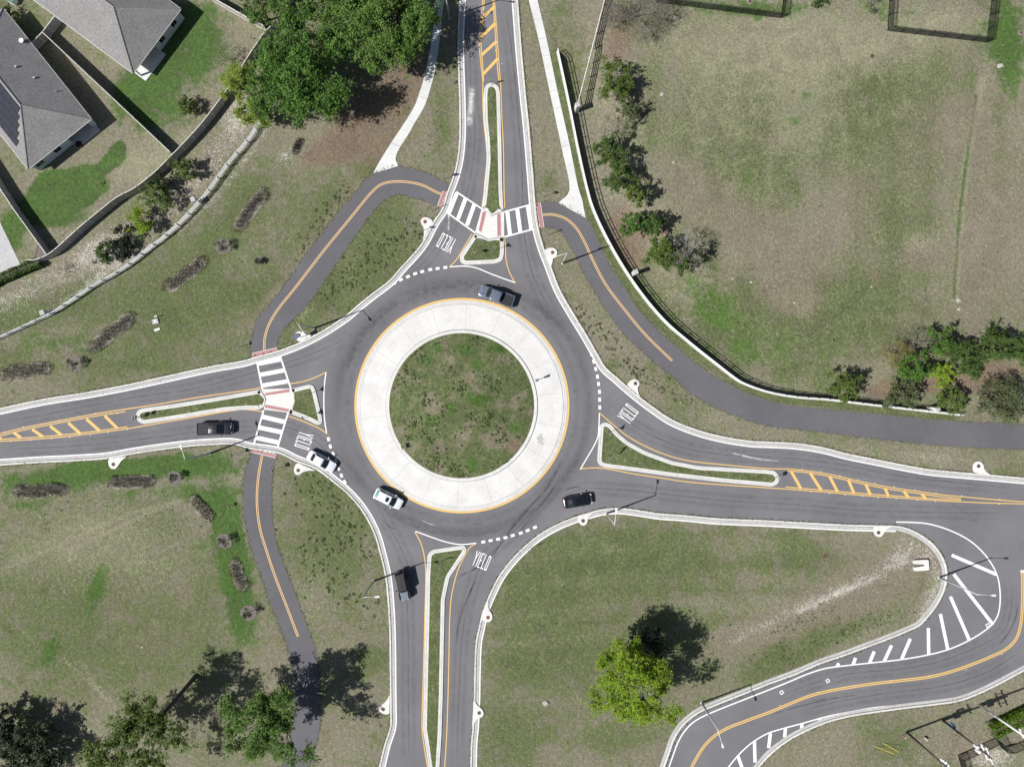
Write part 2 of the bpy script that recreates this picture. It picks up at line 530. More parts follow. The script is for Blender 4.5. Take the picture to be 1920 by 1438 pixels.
# outer back-of-kerb lines (traced in photograph pixels on the ground)
KA = cat(q(480, 0, [1525,0, 1515,150, 1510,300, 1512,480, 1520,720, 1523,900, 1521,1050, 1508,1180, 1485,1290, 1455,1380]),
         q(480, 360, [1430,5, 1390,130, 1330,220, 1250,370, 1190,450, 1080,570, 1000,660, 870,760, 770,840, 690,910, 600,975, 460,1060, 320,1130, 160,1190, 20,1228]),
         q(0, 360, [1820,1262, 1600,1300, 1300,1365, 970,1437]), q(0, 720, [650,60, 330,110, 0,180]))
KB = cat(q(960, 0, [45,0, 72,360, 105,720, 130,960, 160,1320]),
         q(960, 360, [175,80, 195,250, 240,420, 290,550, 360,730, 450,890, 560,1070, 640,1210, 700,1310, 790,1390]),
         q(960, 720, [860,15, 950,90, 1050,165, 1200,265, 1400,345, 1600,395, 1800,425]),
         q(1440, 720, [0,430, 200,440, 400,470, 600,520, 800,560, 1000,600, 1200,635, 1400,655, 1600,672, 1917,700]))
KC = cat(q(480, 1078, [1605,1437, 1610,1250, 1620,1150, 1630,950, 1635,700, 1645,500, 1665,400, 1700,260, 1745,150, 1815,10]),
         q(960, 720, [0,1305, 100,1205, 200,1125, 330,1050, 450,1000, 560,965, 650,940, 780,925, 900,935, 1100,965, 1300,980, 1500,1000, 1700,1010, 1900,1018]),
         q(1440, 720, [300,1035, 600,1050, 800,1055, 960,1060, 1050,1080, 1150,1130, 1230,1190, 1300,1280, 1335,1370]),
         q(1440, 1078, [1340,0, 1330,80, 1300,160, 1260,230, 1200,310, 1130,380, 1080,405, 900,480, 740,540, 550,610, 400,660, 200,745, 10,815]),
         q(960, 1078, [1700,905, 1500,985, 1400,1030, 1330,1080, 1270,1140, 1220,1220, 1180,1330, 1143,1437]))
KD = cat(q(0, 720, [0,610, 300,590, 550,578, 800,560, 1000,525, 1200,495, 1400,470, 1600,455, 1760,455, 1870,485]),
         q(480, 720, [170,520, 300,580, 450,640, 560,720, 680,820, 770,920, 840,1030, 890,1140, 930,1280]),
         q(480, 1078, [967,15, 990,250, 1000,500, 1003,800, 1005,1000, 1003,1130, 960,1270, 920,1437]))
KE = cat(q(1440, 1078, [1917,715, 1700,830, 1550,900, 1420,945, 1250,970, 1000,1000, 750,1035, 600,1060, 450,1100, 300,1160, 150,1240, 10,1350]),
         q(960, 1078, [1850,1437]))
kerbs_px = {}
for k, pts, e0, e1 in (('A', KA, 300, 300), ('B', KB, 300, 300), ('C', KC, 250, 250), ('D', KD, 300, 200), ('E', KE, 300, 300)):
    kerbs_px[k] = extend(smooth(pts), e0, e1)
KW = {k: W2(v) for k, v in kerbs_px.items()}
# travel directions put the roadway on a known side: +1 = left of travel
SIDE = {'A': 1, 'B': -1, 'C': -1, 'D': 1, 'E': -1}

def inner(k, d):
    return offset(KW[k], SIDE[k] * d)

# ---- asphalt
outline = inner('A', .34)[::-1] + inner('B', .34) + [W2([(2230, 930)])[0]] + [W2([(2230, 1140)])[0]] + inner('E', .34) + inner('C', .34)[::-1] + inner('D', .34)[::-1]
# A runs N->W, so reversed it runs W->N; B N->E; E (right edge)->S; C reversed spur->S leg; D reversed S->W
mb = MB(); mb.poly(outline, .020); structure(mb.build("road", M['asphalt']))

# ---- kerbs and gutters
for k in 'ABCDE':
    mbk, mbg, mbj, mbp = MB(), MB(), MB(), MB()
    s = SIDE[k]
    def lay(m, d0, z0, d1, z1):
        a, b = inner(k, d0), inner(k, d1)
        if s > 0: m.strip(a, b, z0, z1)
        else: m.strip(b, a, z1, z0)
    lay(mbk, -.001, 0.0, 0.0, .15); lay(mbk, 0, .15, .27, .15); lay(mbk, .27, .15, .31, .036)
    lay(mbj, .31, .034, .375, .034)  # dark line at the kerb foot: joint dirt plus painted shade of the face
    lay(mbg, .375, .036, .80, .030); lay(mbg, .80, .030, .801, .018)
    structure(mbk.build("kerb", M['concrete'])); structure(mbg.build("kerb_gutter", M['gutter'])); structure(mbj.build("kerb_joint", M['joint']))
    # transverse joints in the gutter
    lines = inner(k, .36), inner(k, .78)
    step = 36
    mj = MB()
    for i in range(12, len(lines[0]) - 12, step):
        a, b = np.array(lines[0][i]), np.array(lines[1][i])
        t = np.array(lines[0][i + 1]) - np.array(lines[0][i - 1]); t = t / np.linalg.norm(t) * .025
        mj.quad([a - t, a + t, b + t, b - t], .0405)
    structure(mj.build("gutter_joint", M['joint']))

wm, ym, om, cwl, cwb, hb, hy, txt = (MB() for _ in range(8))
LINE, YW = .20, .15
# white edge lines along the gutters
for k, i0, i1 in (('A', 0, 1), ('B', 0, 1), ('D', 0, 1)):
    wm.ribbon(inner(k, .93), LINE, .026)
cC = inner('C', .93)
cpx = kerbs_px['C']
iE = min(range(len(cpx)), key=lambda i: abs(cpx[i][0] - 1680) + abs(cpx[i][1] - 985))
wm.ribbon(cC[:iE + 1], LINE, .026)

def line(m, pts, w, z, off=0.0, sm=True, step=3.0):
    m.ribbon(W2(smooth(pts, step=step) if sm else pts), w, z, off=off)

def cfc(m, cx, cy, r0, r1, z0, z1, n=180):
    A = [((cx - 960) * S + r0 * S * math.cos(a), (719 - cy) * S + r0 * S * math.sin(a)) for a in np.linspace(0, 2 * math.pi, n, endpoint=False)]
    B = [((cx - 960) * S + r1 * S * math.cos(a), (719 - cy) * S + r1 * S * math.sin(a)) for a in np.linspace(0, 2 * math.pi, n, endpoint=False)]
    m.strip(B, A, z1, z0, closed=True)          # outer first, inner to the left

# ---- central island
CX, CY = 866.0, 760.5
mg = MB(); cfc(mg, CX, CY, 190.4, 197.5, .055, .030); cfc(mg, CX, CY, 197.5, 197.6, .03, .018)
structure(mg.build("apron_gutter", M['concrete']))
ma = MB(); cfc(ma, CX, CY, 142.6, 189.6, .20, .09); cfc(ma, CX, CY, 189.6, 190.0, .09, .05)
structure(ma.build("truck_apron", M['apron']))
mj = MB(); cfc(mj, CX, CY, 189.9, 190.6, .054, .054); cfc(mj, CX, CY, 142.0, 142.7, .202, .202); cfc(mj, CX, CY, 193.6, 193.9, .046, .046)
for a in np.linspace(0, 2 * math.pi, 19)[:-1] + .13:
    u = np.array([math.cos(a), math.sin(a)]); t = np.array([-u[1], u[0]]) * .009
    c = np.array(W2([(CX, CY)])[0])
    p0, p1 = c + u * 142.7 * S, c + u * 189.7 * S
    mj.add([(*(p0 - t), .206), (*(p1 - t), .096), (*(p1 + t), .096), (*(p0 + t), .206)], [(0, 1, 2, 3)])
structure(mj.build("apron_joint", M['joint']))
mk = MB(); cfc(mk, CX, CY, 135.5, 141.2, .34, .34); cfc(mk, CX, CY, 141.2, 142.1, .34, .20); cfc(mk, CX, CY, 135.4, 135.5, .2, .34)
structure(mk.build("island_kerb", M['concrete']))
cfc(ym, CX, CY, 197.9, 201.6, .026, .026, n=240)
# grassed mound
nr, na = 40, 120
rr = np.linspace(0, 135.6 * S, nr); vs, fs = [], []
c = np.array(W2([(CX, CY)])[0])
for i, r in enumerate(rr):
    for j in range(na):
        a = 2 * math.pi * j / na
        vs.append((c[0] + r * math.cos(a), c[1] + r * math.sin(a), .30 + .9 * (1 - (r / rr[-1]) ** 2) ** 1.0))
for i in range(nr - 1):
    for j in range(na):
        k = (j + 1) % na
        fs.append((i * na + j, (i + 1) * na + j, (i + 1) * na + k, i * na + k))
ICEN = c.copy(); mm = MB(); mm.add(vs, fs); og = mm.build("island_ground", M['turf'], shade=True); structure(og)
ISLAND_GROUND = [og]

# ---- splitter islands: kerb ring with turf inside
def island(name, outer_px, w=.66, narrow=None, step=2.5, raw=False):
    pts = W2(outer_px if raw else smooth(outer_px, closed=True, step=step))
    if area(pts) < 0: pts = pts[::-1]
    wd = np.full(len(pts), w)
    if narrow:
        for i, p in enumerate(pts):
            for (x, y, rad, ww) in narrow:
                wx, wy = W2([(x, y)])[0]
                d = math.hypot(p[0] - wx, p[1] - wy)
                if d < rad * S: wd[i] = ww + (w - ww) * (d / (rad * S)) ** 2
    ins = offset(pts, wd, True)
    m = MB(); m.strip(pts, offset(pts, .03, True), .02, .15, closed=True); m.strip(offset(pts, .03, True), ins, .15, .15, closed=True)
    structure(m.build(name + "_kerb", M['concrete']))
    j = MB(); ja, jb = offset(pts, wd * .42, True), offset(pts, wd * .42 + .03, True)
    for i in range(len(pts)):
        k = (i + 1) % len(pts)
        if min(wd[i], wd[k]) > w * .93 and np.dot(np.array(ja[k]) - ja[i], np.array(pts[k]) - pts[i]) > 0:
            j.add([(*ja[i], .1525), (*ja[k], .1525), (*jb[k], .1525), (*jb[i], .1525)], [(0, 1, 2, 3)])
    structure(j.build("kerb_joint", M['joint']))
    gnd = MB(); gnd.poly(ins, .145); o = structure(gnd.build(name + "_turf", M['turf'])); ISLAND_GROUND.append(o)

def dense(pts, closed=True, step=3):
    out = []
    n = len(pts)
    for i in range(n if closed else n - 1):
        a, b = np.array(pts[i]), np.array(pts[(i + 1) % n]); k = max(1, int(np.linalg.norm(b - a) / step))
        for j in range(k): out.append(tuple(a + (b - a) * j / k))
    return out

def rounded(pts, rad, step=2.0):
    """closed polygon with its corners rounded by rad (list or value), px"""
    n = len(pts); out = []
    for i in range(n):
        p0, p1, p2 = (np.array(pts[(i + d) % n], float) for d in (-1, 0, 1))
        r = rad[i] if hasattr(rad, '__len__') else rad
        a = p0 - p1; b = p2 - p1
        la, lb = np.linalg.norm(a), np.linalg.norm(b)
        r_ = min(r, la * .45, lb * .45)
        A, B = p1 + a / la * r_, p1 + b / lb * r_
        for t in np.linspace(0, 1, 7):
            out.append(tuple((1 - t) ** 2 * A + 2 * t * (1 - t) * p1 + t * t * B))
    return dense(out, True, step)

N_up = cat(q(480, 0, [1710,660, 1703,720, 1706,900, 1722,1050, 1728,1200, 1708,1420]), q(480, 360, [1692,125, 1722,143, 1768,180, 1812,158, 1855,148]),
           q(480, 0, [1846,1437, 1838,1050, 1828,700, 1818,655, 1790,630, 1757,622, 1728,635]))
island("north_upper_island", rounded(N_up, [4, 6, 8, 8, 8, 3, 1, 1, 2, 1, 1, 3, 8, 6, 3, 4, 4, 4]), .62, [(922, 400, 16, .22), (905, 393, 10, .35), (944, 396, 10, .35)], raw=True)
N_lo = q(480, 360, [1638,310, 1525,480, 1530,525, 1565,548, 1800,537, 1848,512, 1858,460, 1857,342, 1815,342, 1743,360, 1690,332])
island("north_lower_island", rounded(N_lo, [2, 4, 5, 4, 6, 6, 6, 1, 2, 2, 2]), .64, [(917, 449, 22, .22)], raw=True)
W_out = cat(q(0, 720, [1015,240, 1035,195, 1080,180, 1300,150, 1600,102, 1900,50]), q(480, 720, [35,40, 75,112, 62,170, 30,190]),
            q(0, 720, [1830,192, 1680,203, 1400,250, 1080,300, 1040,285]))
island("west_outer_island", rounded(W_out, [5, 4, 4, 8, 8, 3, 1, 2, 2, 1, 8, 8, 8, 5, 4]), .64, [(497, 750, 16, .22)], raw=True)
W_in = q(480, 720, [265,35, 400,3, 432,12, 448,50, 500,270, 492,300, 462,308, 380,266, 245,218, 282,130])
island("west_inner_island", rounded(W_in, [1, 5, 5, 5, 6, 4, 4, 8, 1, 2]), .62, [(549, 752, 24, .22)], raw=True)
E_is = cat(q(960, 720, [655,320, 668,295, 700,284, 740,300, 800,372, 870,430, 1000,502, 1200,575, 1400,612, 1900,640]),
           q(1440, 720, [50,648, 85,690, 78,742, 30,768]),
           q(960, 720, [1900,763, 1600,737, 1200,692, 900,650, 700,625, 655,608, 638,575]))
island("east_island", rounded(E_is, 5), .64, raw=True)
S_is = cat(q(480, 720, [1285,1275, 1320,1238, 1500,1212, 1558,1205, 1580,1228, 1570,1265, 1480,1402]), q(480, 1078, [1450,15, 1415,180, 1408,500, 1400,900, 1390,1200, 1375,1437]),
           [(821, 1490), (816, 1500), (812, 1490)], q(480, 1078, [1292,1437, 1266,1250, 1250,1150, 1255,900, 1265,500, 1275,5]))
island("south_island", rounded(S_is, 6), .64, raw=True)

# ---- pedestrian cut-throughs, landings and tactile pads
cut = MB()
cut.poly(W2(q(480, 360, [1690,128, 1722,147, 1768,184, 1812,162, 1857,150, 1860,340, 1815,338, 1745,355, 1692,328, 1640,306])), .060)
cut.poly(W2(q(480, 720, [38,38, 265,33, 284,130, 247,214, 62,192, 60,168, 79,112])), .060)
structure(cut.build("crossing_refuge", M['pad']))
tac, tacb = MB(), MB()
def tactile(pts):
    w = W2(pts)
    if area(w) < 0: w = w[::-1]
    tacb.quad(offset(w, -.09, True), .066); tac.quad(w, .070)
tactile(q(480, 360, [1725,150, 1697,150, 1668,290, 1688,302])); tactile(q(480, 360, [1806,165, 1833,163, 1834,330, 1808,332]))
tactile(q(480, 720, [66,68, 250,38, 253,60, 68,87])); tactile(q(480, 720, [72,153, 247,187, 245,208, 66,176]))
tactile(cat(q(480, 360, [1400,-2, 1432,-2]), q(480, 360, [1384,115, 1360,108]))[0:2] + q(480, 360, [1384,115, 1360,108]))
tactile(q(480, 0, [1408,1437, 1432,1437, 1456,1398, 1430,1385])) if False else None
tactile(q(960, 360, [181,85, 211,82, 238,268, 212,271]))
tactile(cat(q(0, 360, [1888,1212]), q(480, 360, [160,1168, 163,1192]), q(0, 360, [1893,1240])))
tactile(cat(q(0, 720, [1888,486]), q(480, 720, [154,530, 149,551]), q(0, 720, [1882,506])))
structure(tacb.build("crossing_pad_border", M['pad'])); structure(tac.build("tactile_pad", M['tactile']))

# ---- crosswalks
def seg(m, a, b, w, z):
    m.ribbon(W2([a, b]), w, z)
def bars(lines_, w, z=.025):
    for a in lines_: seg(cwb, a[0], a[1], w, z)
seg(cwl, *q(480, 360, [1500,0, 1692,128]), .24, .030); seg(cwl, *q(480, 360, [1412,142, 1640,306]), .24, .030)
bars([q(480, 360, v) for v in ([1505,8, 1445,160], [1570,50, 1512,205], [1635,95, 1580,250])], .62)
seg(cwl, *(q(480, 360, [1856,152]) + q(960, 360, [148,94])), .24, .030); seg(cwl, *(q(480, 360, [1860,338]) + q(960, 360, [180,274])), .24, .030)
bars([q(480, 360, [1882,152, 1903,328]), q(960, 360, [38,122, 62,300]), q(960, 360, [118,104, 145,284])], .62)
seg(cwl, *(q(480, 360, [5,1262]) + q(480, 720, [50,45])), .26, .030); seg(cwl, *(q(480, 360, [182,1232]) + q(480, 720, [262,36])), .26, .030)
bars([q(480, 360, [8,1288, 192,1252]), q(480, 360, [28,1370, 212,1335]), q(480, 360, [45,1450, 235,1418])], .66)
seg(cwl, *(q(480, 720, [58,195]) + q(0, 720, [1890,490])), .26, .030); seg(cwl, *q(480, 720, [242,212, 155,495]), .26, .030)
bars([q(480, 720, v) for v in ([48,245, 222,285], [25,325, 200,362], [5,402, 172,438], [-18,468, 150,512])], .70)

# ---- white triangles and yield dashes
line(wm, q(480, 360, [1450,562, 1560,556, 1650,570, 1750,610, 1850,648]) + q(960, 360, [25,680]), .17, .0262)
line(wm, q(480, 360, [525,1350]) + q(480, 720, [513,0, 508,130, 515,280, 530,372]), .17, .0262)
line(wm, q(480, 720, [1195,1102, 1300,1140, 1420,1180, 1530,1200, 1650,1190]), .17, .0262)
line(wm, q(960, 720, [655,215, 650,330, 643,395, 620,450, 560,555, 510,640]), .17, .0262)
def dashes(pts, L=.62, w=.42):
    p = [np.array(a) for a in W2(pts)]
    for i in range(len(p)):
        d = p[min(i + 1, len(p) - 1)] - p[max(i - 1, 0)]; d = d / np.linalg.norm(d)
        wm.ribbon([tuple(p[i] - d * L / 2), tuple(p[i] + d * L / 2)], w, .0268)
dashes(q(480, 360, [1035,685, 1085,658, 1138,635, 1192,613, 1245,597, 1305,582, 1360,574, 1418,566]))
dashes(q(480, 720, [543,412, 557,467, 578,523, 597,575, 617,632, 640,685, 664,732, 692,780, 722,828]))
dashes(q(480, 720, [1702,1181, 1757,1171, 1813,1160, 1868,1149]) + q(960, 720, [5,1133, 65,1115, 117,1095, 172,1072]))
dashes(q(960, 360, [595,1215, 612,1270, 627,1325, 640,1383, 648,1437]) + q(960, 720, [655,58, 656,117, 657,175]))

# ---- yellow lines
def ylines(m, *ps, w=YW, z=.0264, off=0): line(m, cat(*ps), w, z, off)
nl = q(480, 0, [1700,-30, 1688,120, 1675,250, 1672,330, 1682,460, 1698,610, 1698,720, 1705,900, 1726,1100, 1730,1200, 1712,1380]) + q(480, 360, [1706,20, 1692,110])
ylines(ym, nl)
ylines(ym, q(480, 0, [1712,-30, 1701,120, 1688,250, 1685,330, 1695,460, 1705,612]))
ylines(ym, q(480, 0, [1783,-30, 1800,200, 1820,480, 1832,640, 1842,900, 1852,1100, 1858,1437]) + q(480, 360, [1862,120]))
ylines(ym, q(480, 0, [1772,-30, 1788,200, 1806,480, 1818,606]))
for v in ([1692,140, 1788,52], [1686,282, 1792,178], [1690,415, 1803,312], [1700,560, 1812,440]): seg(hy, *q(480, 0, v), .46, .0245)
ylines(ym, q(480, 360, [1618,315, 1575,385, 1535,455, 1495,515, 1452,558]))
ylines(ym, q(480, 360, [1862,345, 1868,420, 1872,500, 1890,580, 1917,640]) + q(960, 360, [20,675]))
ylines(ym, q(0, 720, [-80,388, 0,372, 175,328, 450,274, 715,224, 940,188, 1080,168, 1500,98, 1900,38]) + q(480, 720, [40,26]))
ylines(ym, q(0, 720, [-80,402, 0,388, 175,344, 450,289, 715,240, 940,206]))
ylines(ym, q(0, 720, [-80,430, 0,428, 250,414, 500,392, 720,366, 955,334, 1080,312, 1480,243, 1700,204, 1830,190, 1917,198]) + q(480, 720, [55,208]))
ylines(ym, q(0, 720, [-80,415, 0,413, 250,399, 500,377, 720,352, 955,320]))
for v in ([785,238, 880,332], [648,262, 748,352], [512,290, 602,372], [375,314, 462,382], [242,340, 322,394], [105,364, 158,402], [-20,395, 10,412]): seg(hy, *q(0, 720, v), .46, .0245)
ylines(ym, q(480, 360, [245,1437, 350,1420, 440,1390, 525,1350]))
ylines(ym, q(480, 720, [245,240, 350,278, 450,320, 500,348, 530,372]))
ylines(ym, q(960, 720, [660,220, 750,298, 850,380, 950,440, 1100,510, 1300,570, 1600,605, 1900,632]) + q(1440, 720, [150,636, 250,645, 400,665, 550,695, 700,730, 900,770, 1100,800, 1300,828, 1450,842, 1700,865, 2000,886, 2600,910]))
ylines(ym, q(1440, 720, [140,650, 250,658, 400,680, 550,710, 700,745, 900,785, 1100,815, 1300,843, 1445,858]))
ylines(ym, q(960, 720, [512,635, 600,627, 680,630, 900,670, 1100,700, 1300,730, 1600,755, 1900,775]) + q(1440, 720, [130,785, 400,806, 700,832, 1000,853, 1250,870, 1450,881, 1700,891, 2000,899, 2600,925]))
ylines(ym, q(1440, 720, [130,770, 400,792, 700,818, 1000,840, 1250,858, 1445,869]))
for v in ([172,652, 248,785], [315,665, 400,797], [460,690, 522,808], [600,715, 645,820], [730,748, 768,830], [875,778, 902,840], [1015,800, 1052,848], [1150,822, 1182,858]): seg(hy, *q(1440, 720, v), .46, .0245)
ylines(ym, q(480, 720, [1190,1105, 1230,1180, 1255,1260, 1268,1350, 1272,1430]) + q(480, 1078, [1265,300, 1260,500, 1250,850, 1244,1150, 1258,1270, 1285,1437, 1300,1520]))
ylines(ym, q(480, 720, [1645,1195, 1600,1225, 1560,1290, 1520,1370, 1500,1430]) + q(480, 1078, [1465,150, 1452,300, 1445,600, 1438,900, 1425,1250, 1412,1437, 1405,1520]))
spur = q(1440, 720, [1902,1400]) + q(1440, 1078, [1904,0, 1904,220, 1890,380, 1855,480, 1783,552, 1650,617, 1500,677, 1350,727, 1200,762, 1000,787, 800,810, 600,840, 450,867, 300,907, 150,967, 10,1025]) + q(960, 1078, [1750,1090, 1600,1150, 1500,1215, 1430,1290, 1380,1370, 1345,1437, 1310,1540])
line(ym, spur, .17, .0264, .14); line(ym, spur, .17, .0264, -.14)
# spur white lines and bars
line(wm, q(1440, 720, [960,1032, 1100,1036, 1200,1046, 1350,1090, 1500,1165, 1600,1250, 1670,1340, 1715,1430]) + q(1440, 1078, [1735,100, 1736,220, 1720,300, 1680,365, 1600,430, 1500,490, 1350,555, 1200,595, 1000,630, 750,658, 550,680, 430,697, 300,737, 150,800, 0,860]) + q(960, 1078, [1700,945, 1500,1025, 1400,1072, 1345,1110, 1290,1170, 1245,1245, 1205,1350, 1175,1437, 1150,1520]), LINE, .0262)
line(wm, q(1440, 1078, [2000,640, 1917,690, 1700,800, 1550,880, 1400,920, 1200,945, 1000,970, 800,990, 600,1025, 450,1055, 250,1110, 100,1150, 0,1182]) + q(960, 1078, [1800,1250, 1700,1340, 1620,1437, 1560,1530]), LINE, .0262)
for v in ([1390,-8, 1685,370], [1365,160, 1508,488], [1290,290, 1345,552], [1200,395, 1203,590], [1065,475, 1000,627], [925,525, 870,642], [795,570, 760,655], [655,618, 636,670], [530,658, 516,684], [380,1072, 402,1092], [255,1108, 250,1146], [130,1145, 124,1212], [18,1182, 4,1292]): seg(hb, *q(1440, 1078, v), .52, .0245)
seg(hb, *q(1440, 720, [1375,1280, 1712,1425]), .52, .0245)
seg(hb, *q(1440, 720, [1890,1403, 1960,1403]), .45, .0245)
seg(hb, *q(960, 1078, [1815,1240, 1820,1400]), .52, .0245); seg(hb, *q(960, 1078, [1690,1350, 1722,1437]), .52, .0245)

# ---- YIELD on the approaches: tall block letters built from strokes
LET = {'Y': [[(0, 1), (.5, .5)], [(1, 1), (.5, .5)], [(.5, .5), (.5, 0)]],
       'I': [[(.5, 0), (.5, 1)]],
       'E': [[(.12, 0), (.12, 1)], [(0, .96), (.95, .96)], [(.1, .5), (.72, .5)], [(0, .04), (.95, .04)]],
       'L': [[(.12, 0), (.12, 1)], [(0, .045), (1, .045)]],
       'D': [[(.12, 0), (.12, 1)], [(0, .955), (.9, .955)], [(.88, 0.02), (.88, .98)], [(0, .045), (.9, .045)]]}
def word(px, py, up, wid=2.5, hgt=2.45):
    c = np.array(W2([(px, py)])[0]); u = np.array([up[0], -up[1]], float); u /= np.linalg.norm(u); r = np.array([u[1], -u[0]])
    ws = {'Y': 1.15, 'I': .35, 'E': 1, 'L': .95, 'D': 1.0}; gap = .42
    tot = sum(ws[ch] for ch in "YIELD") + gap * 4; sc = wid / tot; xx = -wid / 2
    for ch in "YIELD":
        w_ = ws[ch] * sc
        for s0, (a, b) in enumerate(LET[ch]):
            pa = c + r * (xx + a[0] * w_) + u * ((a[1] - .5) * hgt); pb = c + r * (xx + b[0] * w_) + u * ((b[1] - .5) * hgt)
            hor = abs(a[1] - b[1]) < .01
            txt.ribbon([tuple(pa), tuple(pb)], (.20 if abs(a[1] - .5) > .1 else .17) if hor else .12, .0248 + s0 * .0006)
        xx += w_ + gap * sc
word(837, 456, (-.46, .88)); word(570, 826, (.95, .30)); word(1177.5, 776, (-.80, -.60)); word(903, 1051, (.38, -.92))

structure(wm.build("white_line_marking", M['white_paint'])); structure(ym.build("yellow_line_marking", M['yellow_paint']))
structure(cwl.build("crosswalk_line", M['white_paint'])); structure(cwb.build("crosswalk_bar", M['white_paint']))
structure(hb.build("white_hatch_marking", M['white_paint'])); structure(hy.build("yellow_hatch_marking", M['yellow_paint']))
structure(txt.build("yield_road_marking", M['white_paint']))
# small reflective studs along the medians
st = MB()
for pts in (q(0, 720, [35,358, 175,322, 312,300, 447,273, 590,243, 715,220, 880,220, 80,428, 232,418, 388,408, 522,398, 678,383, 808,362, 955,340]),
            q(1440, 720, [252,638, 393,655, 538,686, 672,715, 800,740, 945,768, 1100,792, 1258,818, 1450,835, 325,805, 460,818, 578,828, 705,838, 825,850, 958,858, 1115,868, 1255,878, 1730,898, 1735,862]),
            q(1440, 1078, [90,975, 100,995, 372,875, 645,825, 920,788, 1205,755, 1485,705, 1750,590]), q(480, 0, [1720,1000, 1795,380, 1812,520, 1842,480])):
    for x, y in W2(pts): st.box((x, y, .028), (.12, .12, .02))
structure(st.build("road_stud_marking", M['trim']))
mk = MB(); mi = MB()
for x, y in q(1440, 1078, [102,877, 447,790, 1645,375]):
    wx, wy = W2([(x, y)])[0]
    mk.box((wx, wy, .0225), (.62, .62, .008), rz=.5); mi.box((wx, wy, .028), (.24, .24, .006), rz=.5)
structure(mk.build("road_valve_frame", M['pad'])); structure(mi.build("road_valve_lid", M['blackplastic']))

# ---- rubber, skids and dust on the road
rb, sk, du, we = MB(), MB(), MB(), MB()
def arc(r, a0, a1, n=60):
    return [(CX + r * math.cos(R(a)), CY - r * math.sin(R(a))) for a in np.linspace(a0, a1, n)]
for (r, a0, a1, w) in ((214, 60, 200, 1.3), (232, 30, 190, 1.5), (215, 185, 330, 1.1), (236, 200, 345, 1.4), (216, -50, 75, 1.0), (238, -40, 60, 1.3), (224, 80, 170, .7), (243, 225, 300, .6), (223, 60, 120, 1.6), (228, 120, 165, 1.0)):
    line(rb, arc(r, a0, a1), w * 1.5, .0225 + .0001 * (r % 7), sm=False)
lanes = [
    q(480, 0, [1600,0, 1600,300, 1610,700, 1640,1000, 1610,1300]) + q(480, 360, [1560,60, 1450,260, 1330,440, 1180,600, 960,760]),
    q(960, 0, [-60,0, 0,400, 40,800, 70,1200, 80,1437]) + q(960, 360, [90,300, 150,600, 290,900, 430,1150]),
    q(0, 720, [0,290, 500,195, 1000,100, 1500,25]) + q(480, 360, [150,1300, 400,1220, 640,1110, 800,1010]),
    q(0, 720, [0,490, 600,460, 1200,395, 1800,320]) + q(480, 720, [250,330, 450,430, 620,600, 800,800]),
    q(1440, 720, [1900,790, 1500,745, 1000,690, 500,595, 0,545]) + q(960, 720, [1600,530, 1300,480, 1000,360, 800,220, 700,60]),
    q(960, 720, [300,900, 500,790, 800,790, 1200,830, 1700,880]) + q(1440, 720, [200,900, 700,945, 1300,960, 1900,970]),
    q(480, 1078, [1150,1437, 1140,900, 1140,500, 1130,150]) + q(480, 720, [1130,1350, 1070,1200, 970,1020, 880,860]),
    q(480, 1078, [1500,1437, 1520,900, 1540,500, 1590,200]) + q(480, 720, [1700,1330, 1880,1150]) + q(960, 720, [150,960, 300,800, 400,600]),
    q(1440, 1078, [1820,0, 1820,250, 1760,420, 1600,520, 1300,640, 1000,700, 600,740, 300,820, 0,940]),
    q(1440, 1078, [1900,560, 1650,720, 1300,830, 900,880, 500,950, 200,1030]),
]
for i, L in enumerate(lanes):
    line(sk, L, .16, .0236)
    for o_ in (-.85, .85):
        line(rb, L, 1.15, .0222 + .0001 * i, off=o_)
    line(we, L, 1.1, .0215 + .0001 * i, off=0)
for v, w in ((q(960, 720, [-480,1480, -200,1330, 0,1080, 150,900, 260,780, 380,560]), .5), (q(480, 1078, [1500,500, 1520,350, 1580,180, 1660,0]), .45), (q(960, 720, [0,1190, 130,1010, 260,850, 330,740]), .3),
             (q(1440, 1078, [1720,530, 1800,430, 1850,330, 1875,230]), .25), (q(1440, 1078, [0,1050, 200,990, 450,930, 700,890]), .25), (q(480, 720, [930,1000, 980,1050, 1050,1090]), .3),
             (q(960, 720, [400,790, 450,775, 520,765]), .3), (q(480, 720, [1620,1050, 1700,1040]), .3), (q(1440, 720, [1350,880, 1450,940, 1580,1050]), .15)):
    line(sk, v, w, .0238)
line(du, q(480, 0, [1615,640, 1612,760, 1600,900, 1598,960]), 1.6, .0240); line(du, q(480, 0, [1625,690, 1608,780, 1605,830]), 1.1, .0242)
line(du, q(1440, 720, [-220,530, -100,555, 0,570, 90,578]), .35, .0240); line(du, q(960, 720, [1640,515, 1750,540, 1900,572]), .35, .0241)
line(du, q(480, 360, [1400,80, 1440,160, 1440,300]), .5, .0241); line(du, q(480, 720, [1240,1020, 1300,1045, 1360,1060]), .2, .0241)
for m_, nm, mt in ((rb, "road_rubber_marks", 'rubber'), (sk, "road_skid_marks", 'skid'), (du, "road_dust_marks", 'dust'), (we, "road_wear_marks", 'wear')):
    structure(m_.build(nm, M[mt]))
ms = MB()
